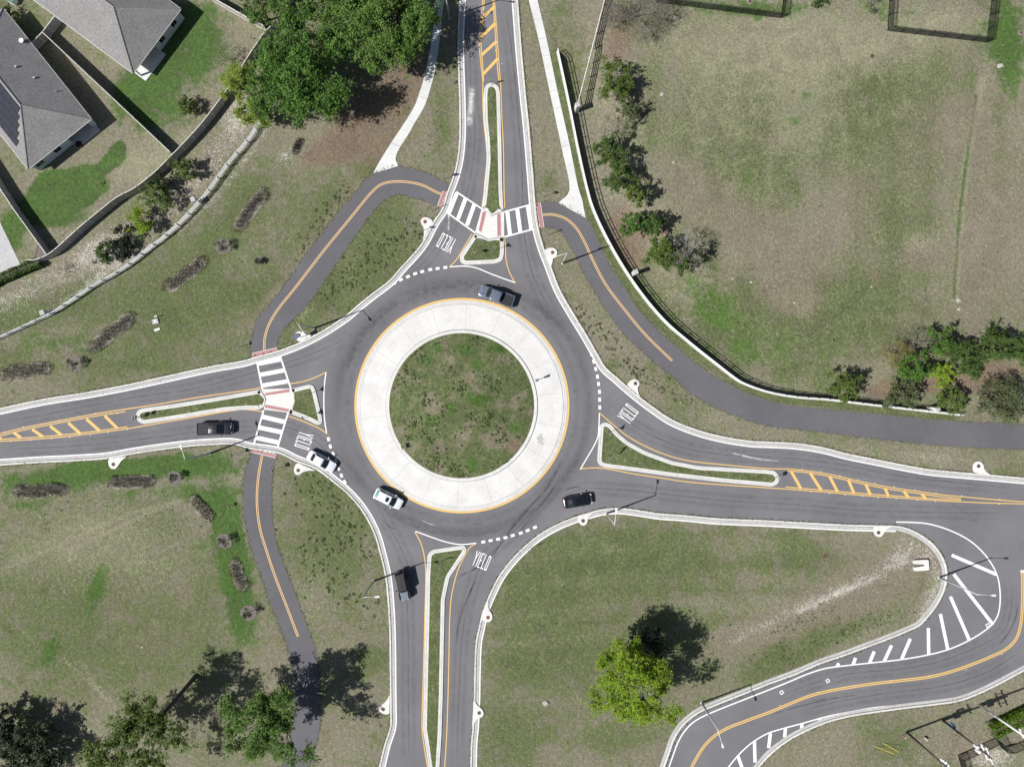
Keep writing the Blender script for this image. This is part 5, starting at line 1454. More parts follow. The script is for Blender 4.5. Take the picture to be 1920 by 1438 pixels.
# ---- houses
def house(label, corner_a, corner_b, depth, eave=2.7, pitch=.50, lanai=None, windows=(), group="houses with grey shingle roofs"):
    """corner_a, corner_b: ground corners of the rear wall in photograph pixels; the house extends away from the camera centre"""
    A, Bc = np.array(W2([corner_a])[0]), np.array(W2([corner_b])[0])
    u = (Bc - A); Wd = np.linalg.norm(u); u /= Wd
    v = np.array([-u[1], u[0]])
    if v @ A < 0: v = -v
    ang = math.atan2(u[1], u[0]); flip = 1 if np.cross(u, v) > 0 else -1
    t = empty("house", (A[0], A[1], 0), label, "house", group, ang)
    Y = lambda d: d * flip
    m = MB()
    l0, l1, ld = lanai if lanai else (0, 0, 0)
    foot = [(0, 0), (l0, 0), (l0, ld), (l1, ld), (l1, 0), (Wd, 0), (Wd, depth), (0, depth)] if lanai else [(0, 0), (Wd, 0), (Wd, depth), (0, depth)]
    if lanai and l0 < .05: foot = [(l0, ld), (l1, ld), (l1, 0), (Wd, 0), (Wd, depth), (0, depth)]
    if lanai and l1 > Wd - .05: foot = [(0, 0), (l0, 0), (l0, ld), (Wd, ld), (Wd, depth), (0, depth)]
    foot = [(x, Y(y)) for x, y in foot]
    m.prism(foot, -.05, eave); wall = m.build("wall", M['stucco'], t)
    o = .45; r0, r1, d0, d1 = -o, Wd + o, -o, depth + o
    hw = (r1 - r0) / 2; zr = eave + hw * pitch; ze = eave
    ridge = [((r0 + r1) / 2, d0 + hw, zr), ((r0 + r1) / 2, d1 - hw, zr)]
    cs = [(r0, d0, ze), (r1, d0, ze), (r1, d1, ze), (r0, d1, ze)]
    vs = [(x, Y(y), z) for x, y, z in cs + ridge]
    fs = [(0, 1, 4), (1, 2, 5, 4), (2, 3, 5), (3, 0, 4, 5)]
    if flip < 0: fs = [tuple(reversed(f)) for f in fs]
    m = MB(); m.add(vs, fs); rf = m.build("roof", M['shingle'], t)
    m = MB()
    for a, b in ((0, 1), (1, 2), (2, 3), (3, 0)):
        p, q_ = Vector(vs[a]), Vector(vs[b]); m.tube([p - Vector((0, 0, .07)), q_ - Vector((0, 0, .07))], .07, 4)
    m.build("fascia", M['trim'], rf)
    m = MB()
    for a, b in ((0, 4), (1, 4), (2, 5), (3, 5), (4, 5)): m.tube([Vector(vs[a]) + Vector((0, 0, .01)), Vector(vs[b]) + Vector((0, 0, .01))], .09, 5)
    m.build("ridge_cap", M['shingle'], rf)
    m = MB(); m.poly([(x, Y(y)) for x, y in ((r0 + .05, d0 + .05), (r1 - .05, d0 + .05), (r1 - .05, d1 - .05), (r0 + .05, d1 - .05))], eave - .06); m.build("soffit", M['trim'], rf)
    for k, (x, dd, wz, z0, hh) in enumerate(windows):
        m = MB(); m.box((x, Y(dd - .03), z0 + hh / 2), (wz + .16, .06, hh + .16)); w_ = m.build("window", M['trim'], t)
        m = MB(); m.box((x - wz / 4, Y(dd - .07), z0 + hh / 2), (wz / 2 - .04, .03, hh)); m.box((x + wz / 4, Y(dd - .07), z0 + hh / 2), (wz / 2 - .04, .03, hh)); m.build("pane", M['window'], w_)
    if lanai:
        m = MB(); m.box(((l0 + l1) / 2, Y(ld / 2 - .5), .06), (l1 - l0 + .3, ld + 1.0, .12)); m.build("patio_slab", M['sidewalk'], t)
        m = MB(); xx = (l0 + l1) / 2 - .4; m.box((xx, Y(ld - .04), 1.1), (1.9, .06, 2.15)); dr = m.build("door", M['trim'], t)
        m = MB(); m.box((xx - .46, Y(ld - .08), 1.1), (.84, .03, 1.95)); m.box((xx + .46, Y(ld - .08), 1.1), (.84, .03, 1.95)); m.build("pane", M['window'], dr)
        m = MB(); m.box((l0 + .15 if l0 < Wd / 2 else l1 - .15, Y(.12), eave / 2), (.24, .24, eave)); m.build("porch_column", M['stucco'], t)
    return t, dict(Y=Y, ridge=ridge, r0=r0, r1=r1, d0=d0, d1=d1, hw=hw, zr=zr, ze=ze, pitch=pitch, Wd=Wd)
# ================================================================== THINGS
# ---- vehicles
make_car('pickup', (.14, .165, .22), "pickup_truck", "silver blue pickup with ribbed roof and flat black bed cover beside the apron", "pickup truck", 931, 556.5, 159.5, 5.75, 2.0, 1.88, opts=dict(metal=True, cover=True))
make_car('pickup', (.012, .014, .022), "pickup_truck", "black pickup with an open empty bed heading for the crosswalk", "pickup truck", 407.5, 803, 1.5, 5.55, 1.98, 1.85, opts=dict(chromeline=True))
make_car('sedan', (.60, .625, .67), "car", "white sedan with dark windows stopped across the dashed yield line", "car", 605, 864, -28.5, 4.85, 1.86, 1.47)
make_car('suv', (.63, .66, .69), "suv", "white suv with sunroof and pale green rear window inside the roundabout", "suv", 730, 933.5, -26.5, 4.75, 1.90, 1.66, opts=dict(sunroof=True, rearglass='greenglass'))
make_car('sedan', (.006, .007, .012), "car", "glossy black sedan leaving the roundabout towards the right-hand road", "car", 1082.5, 937.5, 9.5, 4.75, 1.86, 1.45, opts=dict(chromeline=True))
make_car('jeep', (.15, .18, .22), "off_road_vehicle", "grey boxy off-roader with black ribbed hardtop on the bottom road", "off-roader", 757, 1095, -78.5, 4.55, 1.95, 1.86, opts=dict(roofmat='liner'))

# ---- street lamps
street_lamp("street lamp at the top edge beside the shaded pavement", 843, 35, (26, 4))
street_lamp("street lamp between the path and the drain inlet with a solar panel", 589, 615.5, (12, 18))
street_lamp("street lamp whose long shadow crosses the curved north-east path", 1055, 494, (-23, 7))
street_lamp("street lamp below the kerb near the black sedan", 1137.5, 962.5, (3, -26))
street_lamp("street lamp on the verge left of the grey off-roader", 701, 1089, (27, -2))
street_lamp("street lamp beside the pavement kerb behind the black pickup's lane", 394, 850, (-6, -22))
street_lamp("street lamp leaning over the double yellow bend at the bottom", 1316, 1317, (8, 28))
street_lamp("street lamp standing by the white hatched corner on the right", 1761, 1082, (28, 1), h=9.3)

# ---- solar-powered beacon over the drain inlet and on the apron
def beacon(label, px, py, w=1.1, h=3.0, az=-45):
    p = P(px, py); t = empty("solar_beacon", (p.x, p.y, 0), label, "solar beacon", None, R(az))
    m = MB(); m.tube([(0, 0, 0), (0, 0, h)], .05, 8); m.lathe([(.16, 0), (.12, .1)], 10); m.build("post", M['alum'], t)
    m = MB(); m.box((0, .0, h + .05), (w, w * .72, .05), M=Matrix.Rotation(R(18), 3, 'X')); m.build("solar_panel", M['solar_blue'], t)
    m = MB(); m.box((.16, 0, h - .6), (.2, .3, .4)); m.build("control_box", M['trim'], t, bevel=.02)
M['solar_blue'] = plain("solar_panel_blue", (.13, .15, .22), .2, spec=.6, var=.2, scale=3)
M['solar_grey'] = plain("solar_panel_grey", (.22, .26, .28), .2, spec=.6, var=.1)
beacon("post with a large blue solar panel over a drain inlet near the lamp", 564, 633, 1.0, 2.4, 38)
beacon("thin post with a small square solar panel on the pale apron", 1006, 713, .55, 2.2, 20)

# ---- road signs (image direction they face: 0 right, 90 up)
SG = "road signs around the roundabout"
SIGNS = [
    ("rectangular sign on the grass corner above the upper-left crosswalk", 833, 336, 'panel', 75, 2.6, (.75, .9), 'sign_white', None, 1),
    ("small dark sign on the rounded nose of the top median", 921, 160, 'panel', 85, 2.0, (.6, .75), 'blackplastic', 'sign_white', 1),
    ("orange-backed sign at the corner between path and red crossing pad", 809, 395, 'diamond', 100, 2.9, (.95, .95), 'orange', None, 1),
    ("sign on thin post behind the teardrop drain left of the word YIELD", 788, 435, 'panel', 70, 2.6, (.6, .6), 'sign_white', None, 1),
    ("sign in the turf at the left corner of the upper triangular island", 890, 478, 'panel', 60, 2.3, (.6, .75), 'sign_white', None, 1),
    ("yield sign at the right corner of the upper triangular island", 927, 470, 'yield', 45, 2.7, (.95, .85), 'sign_white', 'sign_red', 1),
    ("yellow diamond sign beside the upper-left crossing pad and path end", 527, 646, 'diamond', 110, 2.7, (.95, .95), 'sign_yellow', None, 1),
    ("yield sign at the top of the left triangular island", 578, 739, 'yield', 180, 2.7, (.95, .85), 'sign_white', 'sign_red', 1),
    ("yield sign at the lower edge of the left triangular island", 576, 782, 'yield', 200, 2.7, (.95, .85), 'sign_white', 'sign_red', 1),
    ("small dark sign on the rounded nose of the left median", 260, 783, 'panel', 170, 2.0, (.6, .75), 'blackplastic', 'sign_white', 1),
    ("square sign in the turf inside the left median nose", 268, 781, 'panel', 175, 2.4, (.6, .75), 'sign_white', None, 1),
    ("yield sign at the tip of the right-hand triangular island", 1141, 811, 'yield', -20, 2.7, (.95, .85), 'sign_white', 'sign_red', 1),
    ("wide two-post sign board on the right-hand triangular island", 1145, 852, 'panel', -40, 2.5, (1.5, .55), 'sign_white', 'blackplastic', 2),
    ("small dark sign beyond the rounded end of the right median", 1454, 894, 'panel', 0, 2.0, (.6, .75), 'blackplastic', 'sign_white', 1),
    ("low wide sign in the turf of the bottom median", 826, 1052, 'panel', -90, 2.1, (.9, .45), 'sign_white', 'blackplastic', 1),
    ("yield sign on the grass right of the lower YIELD lettering", 990, 1028, 'yield', -60, 2.7, (.95, .85), 'sign_white', 'sign_red', 1),
    ("square sign on the turf tongue above the upper-right crossing pad", 1019, 370, 'panel', 60, 2.6, (.6, .6), 'sign_white', None, 1),
    ("thin sign below the curved path and upper-right crossing pad", 1027, 441, 'panel', 80, 2.5, (.5, .4), 'sign_white', None, 1),
    ("thin sign on the weedy verge left of the right-hand drain inlet", 1179, 704, 'panel', 70, 2.7, (.5, .4), 'sign_white', None, 1),
    ("sign beside the small path below the left crosswalk", 518, 879, 'panel', 200, 2.4, (.6, .75), 'sign_white', None, 1),
    ("grey sign at the grass corner above the lower-left red pad", 443, 851, 'panel', 190, 2.4, (.6, .75), 'sign_back', None, 1),
    ("thin sign left of the path above the left crosswalk", 447, 652, 'panel', 190, 2.4, (.5, .4), 'sign_white', None, 1),
    ("square chevron board at the lower left of the central island", 756, 838, 'panel', 200, 1.6, (.75, .75), 'blackplastic', 'sign_white', 1),
    ("chevron board at the bottom right of the central island", 940, 870, 'panel', -60, 1.5, (.6, .6), 'blackplastic', 'sign_white', 1),
    ("chevron board at the top left of the central island", 812, 647, 'panel', 100, 1.6, (.7, .6), 'blackplastic', 'sign_white', 1),
    ("low marker sign standing in weeds near the bottom-left path", 555, 1029, 'panel', 200, 1.0, (.3, .3), 'sign_white', None, 1),
    ("small red sign on the lawn beside the lower-left path", 433, 948, 'panel', 20, 1.1, (.45, .5), 'sign_red', None, 1),
    ("small orange-topped stake on the bare strip right of the lime tree", 1361, 1174, 'panel', 20, .9, (.25, .2), 'orange', None, 1),
]
for s in SIGNS:
    road_sign(s[0], s[1], s[2], s[3], s[4], s[5], s[6], s[7], s[8], s[9], SG, lift=.14 if 'island' in s[0] or 'median' in s[0] else 0)

# ---- drain inlets
DR = [
    ("teardrop drain inlet left of the upper YIELD lettering", q(480, 360, [1330,222, 1290,193, 1255,190, 1232,215, 1240,245, 1258,270, 1258,330, 1250,372]), q(480, 360, [1267,225])[0], 'rust'),
    ("drain inlet under the big blue solar panel", q(480, 360, [325,1130, 292,1085, 300,1052, 330,1042, 352,1055, 380,1068, 430,1072, 490,1052]), q(480, 360, [325,1072])[0], 'rust'),
    ("drain inlet inside the bend of the upper-right path", q(960, 360, [240,438, 275,420, 315,420, 340,448, 335,478, 308,495, 300,540, 292,560]), q(960, 360, [304,455])[0], 'rust'),
    ("drain inlet on the verge above the right-hand YIELD lettering", q(960, 720, [858,8, 880,-22, 915,-40, 950,-22, 955,5, 938,25, 948,75, 965,100]), q(960, 720, [923,-4])[0], 'brown_iron'),
    ("drain inlet below the black sedan", q(960, 720, [488,985, 500,1040, 530,1062, 560,1045, 570,1005, 600,965, 640,943]), q(960, 720, [532,1022])[0], 'brown_iron'),
    ("drain inlet right of the lower road near the long skid mark", q(480, 1078, [1745,190, 1738,245, 1768,290, 1772,325, 1745,352, 1715,345, 1680,330, 1685,310, 1706,250]), q(480, 1078, [1738,314])[0], 'rust'),
    ("drain inlet left of the bottom road where the kerb bends", q(480, 1078, [1002,885, 985,930, 945,968, 920,990, 925,1020, 955,1037, 1002,1037]), q(480, 1078, [954,1000])[0], 'brown_iron'),
    ("drain inlet right of the bottom road opposite the kerb bend", q(480, 1078, [1630,920, 1650,965, 1690,995, 1708,1025, 1695,1058, 1660,1068, 1632,1110, 1618,1150]), q(480, 1078, [1672,1027])[0], 'brown_iron'),
    ("drain inlet below the left road under the yellow hatching", q(0, 720, [812,558, 818,612, 838,635, 870,635, 890,608, 915,570, 960,538]), q(0, 720, [853,600])[0], 'brown_iron'),
    ("drain inlet on the kerb behind the white sedan", q(480, 720, [305,585, 283,640, 295,675, 325,682, 348,660, 400,645, 455,650]), q(480, 720, [318,645])[0], 'brown_iron'),
    ("drain inlet above the right-hand road near the picture edge", q(1440, 720, [1533,662, 1533,605, 1550,580, 1585,578, 1608,600, 1615,640, 1650,672, 1700,690]), q(1440, 720, [1572,613])[0], 'brown_iron'),
    ("drain inlet where the right-hand road meets the hatched corner", q(1440, 720, [790,1056, 790,1115, 808,1140, 840,1145, 860,1122, 880,1085, 930,1066, 970,1064]), q(1440, 720, [824,1110])[0], 'brown_iron'),
]
for lb, poly_, cv, mt in DR: drain(lb, poly_, cv, mat=mt)

# ---- houses
hs1, g1 = house("long shingle house with solar panels beside the left picture edge", (182.7, 235), (75, 320.5), 21.2, lanai=(.35, 4.7, 2.6),
                windows=((7.0, 0, 1.3, 1.0, 1.0), (10.5, 0, 1.5, 1.0, 1.0)))
hs2, g2 = house("shingle house with a white patio corner at the top left", (346.8, 35), (265.4, 145), 24.0, lanai=(6.6, 11.6, 2.6),
                windows=((1.9, 0, 1.1, 1.0, 1.1), (5.0, 0, 1.1, 1.0, 1.1)))
def on_roof(g, side, along_, up, lift=.05):
    """point on a long roof slope: side +1 = far (r1) slope; along_ = distance from the rear eave; up = distance inward from the eave"""
    x = g['r1'] - up if side > 0 else g['r0'] + up
    return Vector((x, g['Y'](g['d0'] + along_), g['ze'] + up * g['pitch'] + lift))
# stepped solar array on the left slope of the long house
pw, ph = 1.75, 1.05
sl = math.atan(g1['pitch'])
for row in range(5):
    for k in range(7):
        al = 3.6 + row * .62 + k * pw * 1.02; up = 1.0 + row * ph * .93
        if al + pw > 19 or al < up + .6: continue
        if row in (2, 3) and k == 1 and False: continue
        p = on_roof(g1, 1, al + pw / 2, up + ph * .45, .10)
        m = MB(); m.box((0, 0, 0), (ph, pw, .045)); o = m.build("solar_panel", M['solar'], hs1)
        o.location = p; o.rotation_euler = (0, sl, 0)
def vent(parent, p, kind='pipe'):
    m = MB()
    if kind == 'pipe': m.tube([p - Vector((0, 0, .1)), p + Vector((0, 0, .35))], .07, 8)
    else: m.box(p + Vector((0, 0, .12)), (.26, .26, .2))
    m.build("roof_vent", M['steel'], parent)
for al, up, kd in ((9.5, 2.6, 'box'), (12.2, 3.6, 'box'), (6.2, 1.4, 'pipe')): vent(hs1, on_roof(g1, -1, al, up), kd)
for al, up, kd in ((15.5, 2.5, 'box'), (17.8, 4.6, 'pipe'), (13.0, 4.5, 'pipe')): vent(hs2, on_roof(g2, 1, al, up), kd)
m = MB(); p = on_roof(g1, -1, 15.8, .8, .3)
m.lathe([(.02, -.12), (.25, -.05), (.38, .06), (.36, .06), (.2, -.02)], 16, p); m.tube([p - Vector((0, 0, .4)), p - Vector((0, 0, .1))], .03, 6); m.build("satellite_dish", M['trim'], hs1)
# patio things
p = P(149, 272); t = empty("fire_pit", (p.x, p.y, 0), "round dark fire pit on the lawn behind the long house", "fire pit")
m = MB(); m.lathe([(.5, 0), (.58, .25), (.52, .32), (.42, .3), (.38, .12)], 20); m.build("bowl", M['brown_iron'], t); m = MB(); m.lathe([(.40, .28), (.05, .29)], 14); m.build("grate", M['black_metal'], t)
p = P(27, 5); t = empty("utility_cabinet", (p.x, p.y, 0), "green-topped utility box in the top left garden", "utility box", None, R(-25))
m = MB(); m.box((0, 0, .45), (1.1, .9, .9)); m.build("cabinet", M['trim'], t, bevel=.03); m = MB(); m.box((0, 0, .94), (1.2, 1.0, .08)); m.build("lid", M['green_box'], t, bevel=.02)

# ---- fences
panel_fence("curved tan vinyl fence behind both gardens above the sandy strip", q(0, 0, [1740,695, 1640,832, 1540,960, 1430,1082, 1320,1195, 1180,1332, 1040,1437]) + q(0, 360, [920,62, 800,155, 640,287, 470,440, 400,490, 300,525, 252,522]), smoothit=True)
panel_fence("straight tan vinyl fence between the two houses running to the curved fence", q(0, 0, [372,285, 1310,1165]))
panel_fence("tan vinyl fence left of the paved patio", q(0, 0, [-160,1090, 0,1340, 60,1437]) + q(0, 360, [160,150, 400,480]))
panel_fence("short tan fence joining the walls of the two houses", q(0, 0, [272,385, 372,285, 462,168]))
panel_fence("pale fence in front of the dark trees at the top", q(0, 0, [1600,15, 1917,195]) + q(480, 0, [80,232]))
panel_fence("pale fence running up behind the oaks at the top", q(480, 0, [190,190, 280,0, 330,-110]))
panel_fence("tan fence hidden behind the oak crowns above the sandy strip", [(436, 176), (470, 120), (500, 75), (524, 50)])
panel_fence("low pale fence edge behind the dark green hedge", q(0, 360, [-80,680, 0,640, 250,530]), h=1.2)
rail_fence("curved white three-rail fence between the lawn and the sandy strip", q(480, 0, [75,880, 20,960, -20,1030]) + q(0, 0, [1720,1245, 1580,1437]) + q(0, 360, [1540,50, 1410,195, 1260,335, 1110,450, 1000,540, 860,632, 700,722, 550,825, 390,925, 250,990, 100,1060, 0,1105, -120,1150]), (.45, .85, 1.25), 1.4, group="white rail fences")
rail_fence("straight white four-rail fence at the top beside the thin shrubs", q(960, 0, [715,-60, 690,10, 490,790]), (.35, .75, 1.12, 1.5), 1.65, smoothit=False, group="white rail fences", rail=(.07, .14))
for lb, x, y in (("white pillar at the end of the four-rail fence", 1081.5, 204), ("white pillar behind the railing near the street lamp shadow", 1189, 513), ("white pillar at the right end of the long retaining wall", 1747, 766), ("white pillar on the curved fence beside the shrubs", 370, 379), ("white pillar on the curved fence at the left", 91, 588)): pillar(lb, x, y, .8, z0=-1.3 if x > 1000 else 0.0)
metal_fence("black picket fence round the garden at the top middle", q(960, 0, [1078,-200, 1080,22, 1917,128]) + q(1440, 0, [95,140, 112,0, 130,-200]))
metal_fence("black picket fence round the garden at the top right", q(1440, 0, [920,-200, 893,235, 1635,322, 1672,0, 1700,-200]))

# ---- retaining wall with pipe railing
wp = W2(smooth(wall_px, step=6)); org = np.array(wp).mean(0)
t = empty("retaining_wall", (org[0], org[1], 0), "long curved white concrete wall with a black pipe railing along the upper-right path", "wall")
loc = [tuple(np.array(p) - org) for p in wp]
m = MB(); A, B = offset(loc, -.17), offset(loc, .17); m.strip(A, B, .22, .22); m.strip(A[::-1], A[::-1], .22, -.2); m.strip(B, B, .22, -1.4)
m.build("wall_face", M['concrete'], t)
for z in (.78, 1.28):
    m = MB(); m.tube([(x, y, z) for x, y in loc], .055, 6); m.build("rail", M['steel'] if False else M['alum'], t)
posts(t, wp, 1.75, .09, 1.28, 'alum', org)

# ---- utility boxes and odd fittings
p = P(292, 603); t = empty("valve_box", (p.x, p.y, 0), "white concrete valve box on the left lawn", "valve box", None, R(15))
m = MB(); m.box((0, 0, .10), (1.0, .8, .2)); m.build("frame", M['gutter'], t, bevel=.03); m = MB(); m.box((.05, .05, .22), (.35, .35, .06)); m.build("cover", M['trim'], t, bevel=.02)
p = P(295, 618); t = empty("concrete_slab", (p.x, p.y, 0), "small pale slab below the white valve box", "slab", None, R(20))
m = MB(); m.box((0, 0, .06), (.95, .4, .12)); m.build("slab", M['pad'], t, bevel=.03)
p = P(296, 594); t = empty("meter_post", (p.x, p.y, 0), "dark thin meter post beside the white valve box", "post", None, R(15))
m = MB(); m.box((0, 0, .35), (.12, .12, .7)); m.build("post", M['blackplastic'], t); m = MB(); m.box((0, 0, .7), (.5, .16, .12)); m.build("head", M['trim'], t, bevel=.02)
p = P(1725, 1058.5); t = empty("drain_headwall", (p.x, p.y, 0), "white horseshoe-shaped concrete headwall on the bare corner", "headwall", None, R(3))
m = MB(); m.prism(rounded([(-1.15, -.85), (1.2, -.85), (1.2, .85), (-1.15, .85), (-1.15, .28), (.55, .12), (.55, -.12), (-1.15, -.28)], [.3, .3, .3, .3, .05, .05, .05, .05], .2), 0, .42); m.build("headwall", M['pad'], t, bevel=.03)
m = MB(); m.prism([(-1.1, -.26), (.54, -.11), (.54, .11), (-1.1, .26)], 0, .10); m.build("grate", M['joint'], t)
for lb, x, y in (("dark round grate in the pale lawn below the black fences", 1635.5, 105.5), ("dark round grate in the top right lawn", 1914, 62), ("dark round grate inside the top middle fence", 1406, 3.5), ("rusty round grate on the grass below the right-hand road", 1547, 1042)):
    p = P(x, y); t = empty("lawn_grate", (p.x, p.y, 0), lb, "grate", "lawn grates")
    m = MB(); m.lathe([(.36, -.02), (.36, .03), (.30, .04)], 18); m.build("ring", M['gutter'] if y < 80 else (M['brown_iron'] if y < 200 else M['rust']), t); m = MB(); m.lathe([(.31, .045), (.02, .05)], 18); m.build("cover", M['brown_iron'], t)

# ---- power poles and their enclosure
def power_pole(label, bx, by, h, mat, kit):
    p = P(bx, by); t = empty("utility_pole", (p.x, p.y, 0), label, "utility pole", "utility poles at the lower right", R(22))
    m = MB(); m.tube([(0, 0, -.1), (0, 0, h)], [.19, .13], 10); m.build("pole", M[mat], t, shade=True)
    for z, w in kit:
        m = MB(); m.box((0.14, 0, z), (.12, w, .14)); arm = m.build("crossarm", M['alum'], t)
        for k in (-1, -.5, .5, 1):
            m = MB(); m.lathe([(.05, 0), (.09, .05), (.05, .1), (.08, .15), (.04, .24)], 8, (0.14, k * w * .46, z + .07)); m.build("insulator", M['trim'], arm)
    return t
pp1 = power_pole("dark wooden utility pole nearest the yellow guy wires", 1700, 1372, 11.5, 'wood', [(11.0, 1.6), (9.0, 1.0)])
pp2 = power_pole("wooden utility pole carrying stacked white equipment", 1768, 1350, 11.5, 'wood', [(10.8, 2.6), (9.7, 2.4)])
pp3 = power_pole("pale grey utility pole beside the clipped hedge", 1835.5, 1321, 11.0, 'alum', [(10.6, 2.0), (9.2, 1.4)])
for z, a in ((8.2, 0), (8.2, 2.1), (8.2, 4.2)):
    m = MB(); m.lathe([(.22, 0), (.25, .1), (.25, .8), (.18, .9), (.05, .95)], 12, (.42 * math.cos(a), .42 * math.sin(a), z)); m.build("transformer", M['lampgrey'], pp2)
for k in range(3):
    m = MB(); m.box((.3, -.8 + k * .8, 10.3), (.5, .16, .5)); m.build("switch_unit", M['trim'], pp2, bevel=.03)
m = MB(); m.box((.28, 0, 2.2), (.45, 1.0, .8)); m.build("meter_cabinet", M['blue_lid'], pp2, bevel=.03)
m = MB(); m.box((.3, 0, 9.9), (.3, 1.0, .25)); m.box((.25, .4, 9.4), (.25, .35, .5)); m.build("switch_unit", M['trim'], pp1, bevel=.03)
for i, (a, b) in enumerate(((q(1440, 1078, [800,1280, 910,1305])), (q(1440, 1078, [860,1255, 950,1295])))):
    A, B = P(*a), P(*b); t = empty("guy_wire", (A.x, A.y, 0), ("lower" if i == 0 else "upper") + " yellow sleeved guy wire staked in the grass left of the poles", "guy wire", "yellow guy wires")
    m = MB(); m.tube([(0, 0, .05), (B.x - A.x, B.y - A.y, 1.3)], .035, 6); m.build("sleeve", M['sign_yellow'], t); m = MB(); m.lathe([(.08, 0), (.05, .12)], 8); m.build("anchor", M['steel'], t)
def wires(label, A, B, za, zb, offs):
    t = empty("overhead_wire", (A.x, A.y, 0), label, "wire")
    for o in offs:
        m = MB(); pts = []
        for k in range(13):
            u = k / 12; pts.append((o[0] + (B.x - A.x) * u, o[1] + (B.y - A.y) * u, za + (zb - za) * u - 4 * .5 * u * (1 - u)))
        m.tube(pts, .018, 4); m.build("cable", M['steel'], t)
wires("pale cables strung from the first pole off the bottom edge", P(1700, 1372), P(1640, 1560), 10.9, 10.9, [(.5, .4), (-.5, -.4), (0, 0)])
wires("pale cables strung from the pale pole off the right edge", P(1835.5, 1321), P(2060, 1240), 10.6, 10.6, [(.5, .8), (-.5, -.8), (.1, 0)])
metal_fence("black mesh fence round the equipment yard at the bottom right", q(1440, 1078, [1480,1560, 1420,1345, 1700,1215, 1745,1290]) + [(1890, 1400), (1960, 1370)], h=1.9, picket=.12)
p = P(1734, 1383); t = empty("stone_block", (p.x, p.y, 0), "pale stone block with a dark shadow left of the equipment yard", "stone", None, R(-40))
m = MB(); m.box((0, 0, .25), (.6, .3, .5)); m.build("block", M['rock'], t, bevel=.06)
p = P(1692, 1378); t = empty("marker_stub", (p.x, p.y, 0), "small red marker stub beside the dark pole", "marker"); m = MB(); m.tube([(0, 0, 0), (0, 0, .9)], .05, 8); m.build("stub", M['sign_red'], t); m = MB(); m.lathe([(.09, .9), (.02, .98)], 8); m.build("cap", M['trim'], t)

# ---- stones on the grass
stones = [("pale limestone lump with a dark stake left of the lime tree", 1023, 1318, .45), ("white rock on the dark lawn near the top right corner", 1874, 124, .5), ("left stone of the pale row below the bare shrub", 1249, 31, .28), ("middle stone of the pale row below the bare shrub", 1266, 36, .38), ("right stone of the pale row below the bare shrub", 1279, 37.5, .3),
          ("upper pale rock on the faint field track", 1797, 564, .4), ("lower pale rock on the faint field track", 1797.5, 580, .3), ("small pale rock in the brown field patch", 1634, 538, .22), ("pale rock in the lower left of the big field", 1489, 568, .2), ("pale rock beside the first thin shrub shadow", 1241, 178, .35),
          ("pale rock near the bare sapling by the railing", 1263, 305, .25), ("pale lump on the small mulch patch near the upper-left path", 486, 488, .22), ("pale stone on the left lawn among tyre tracks", 267, 1213, .18), ("pale stone in the field right of the conifers", 1408, 529, .2), ("pale stone between the field's brown patches", 1374, 523, .2)]
for i, (lb, x, y, s) in enumerate(stones):
    p = P(x, y); rs = random.Random(i); bm = bmesh.new(); bmesh.ops.create_icosphere(bm, subdivisions=2, radius=s)
    for v_ in bm.verts: v_.co *= rs.uniform(.45, 1.1); v_.co.z *= .45; v_.co.x *= 1.2
    me_ = bpy.data.meshes.new("rock"); bm.to_mesh(me_); bm.free(); o = link_mesh("rock", me_, M['rock']); o.location = (p.x, p.y, s * .2); tag(o, lb, "rock", "pale rocks on the grass")
pb = MB(); rs = random.Random(5)
for i in range(1500):
    k = rs.random()
    if k < .25: x, y = rs.gauss(250, 120), 0; y = 640 - x * .62 + rs.gauss(0, 26); 
    elif k < .5: x = rs.uniform(1380, 1740); y = 1195 - (x - 1380) * .42 + rs.gauss(0, 14)
    elif k < .7: x, y = rs.gauss(1850, 50), rs.gauss(1415, 20)
    else: x, y = rs.uniform(1100, 1920), rs.uniform(60, 640)
    if 20 < x < 470 and y < 200: continue
    p = P(x, y); s = rs.uniform(.025, .075) * (1.7 if rs.random() < .05 else 1)
    pb.lathe([(s, 0), (s * .8, s * .5), (s * .2, s * .7)], 5, (p.x, p.y, .0))
o = pb.build("pebbles", M['rock']); tag(o, "pale pebbles and shell fragments strewn over the bare ground", "pebbles", kind="stuff")
# ================================================================== TREES, SHRUBS, WEEDS
OG = "large oaks beside the top road"
tree("oak_tree", "broad dark green oak left of the shaded pavement nearest the lawn", "tree", 563, 140, 103, 10.5, 'oak', 95, 30000, .20, group=OG, z0f=.22, spread=.42, seed=4)
tree("oak_tree", "broad oak crown overhanging the pavement at the top edge", "tree", 727, 42, 97, 10.5, 'oak_mid', 95, 30000, .20, group=OG, z0f=.24, spread=.42, seed=9)
tree("oak_tree", "pale green oak crown cut off by the top edge beside the fence", "tree", 612, -8, 58, 9, 'oak_mid', 40, 11000, .19, group=OG, seed=12)
tree("willow_tree", "feathery yellow-green tree at the left edge of the dark oak", "tree", 449, 154, 36, 8.5, 'yellowgreen', 50, 13000, .11, z0f=.15, seed=21)
tree("willow_tree", "feathery yellow-green tree at the lower left foot of the dark oak", "tree", 479, 212, 33, 7.5, 'yellowgreen', 36, 8000, .13, z0f=.15, seed=22)
tree("evergreen_tree", "dark olive evergreen behind the pale fence at the top", "tree", 488, 14, 40, 6.5, 'oak_mid', 26, 6000, .15, seed=31)
tree("round_shrub", "round clipped green bush casting a shadow in the back garden", "shrub", 350, 198, 19, 2.8, 'pine', 60, 7000, .085, z0f=.05, fill=.3, spread=.42)
tree("round_shrub", "dark bush at the far left beside the house corner", "shrub", 4, 28, 15, 2.8, 'dark', 16, 1600, .12, z0f=.05)
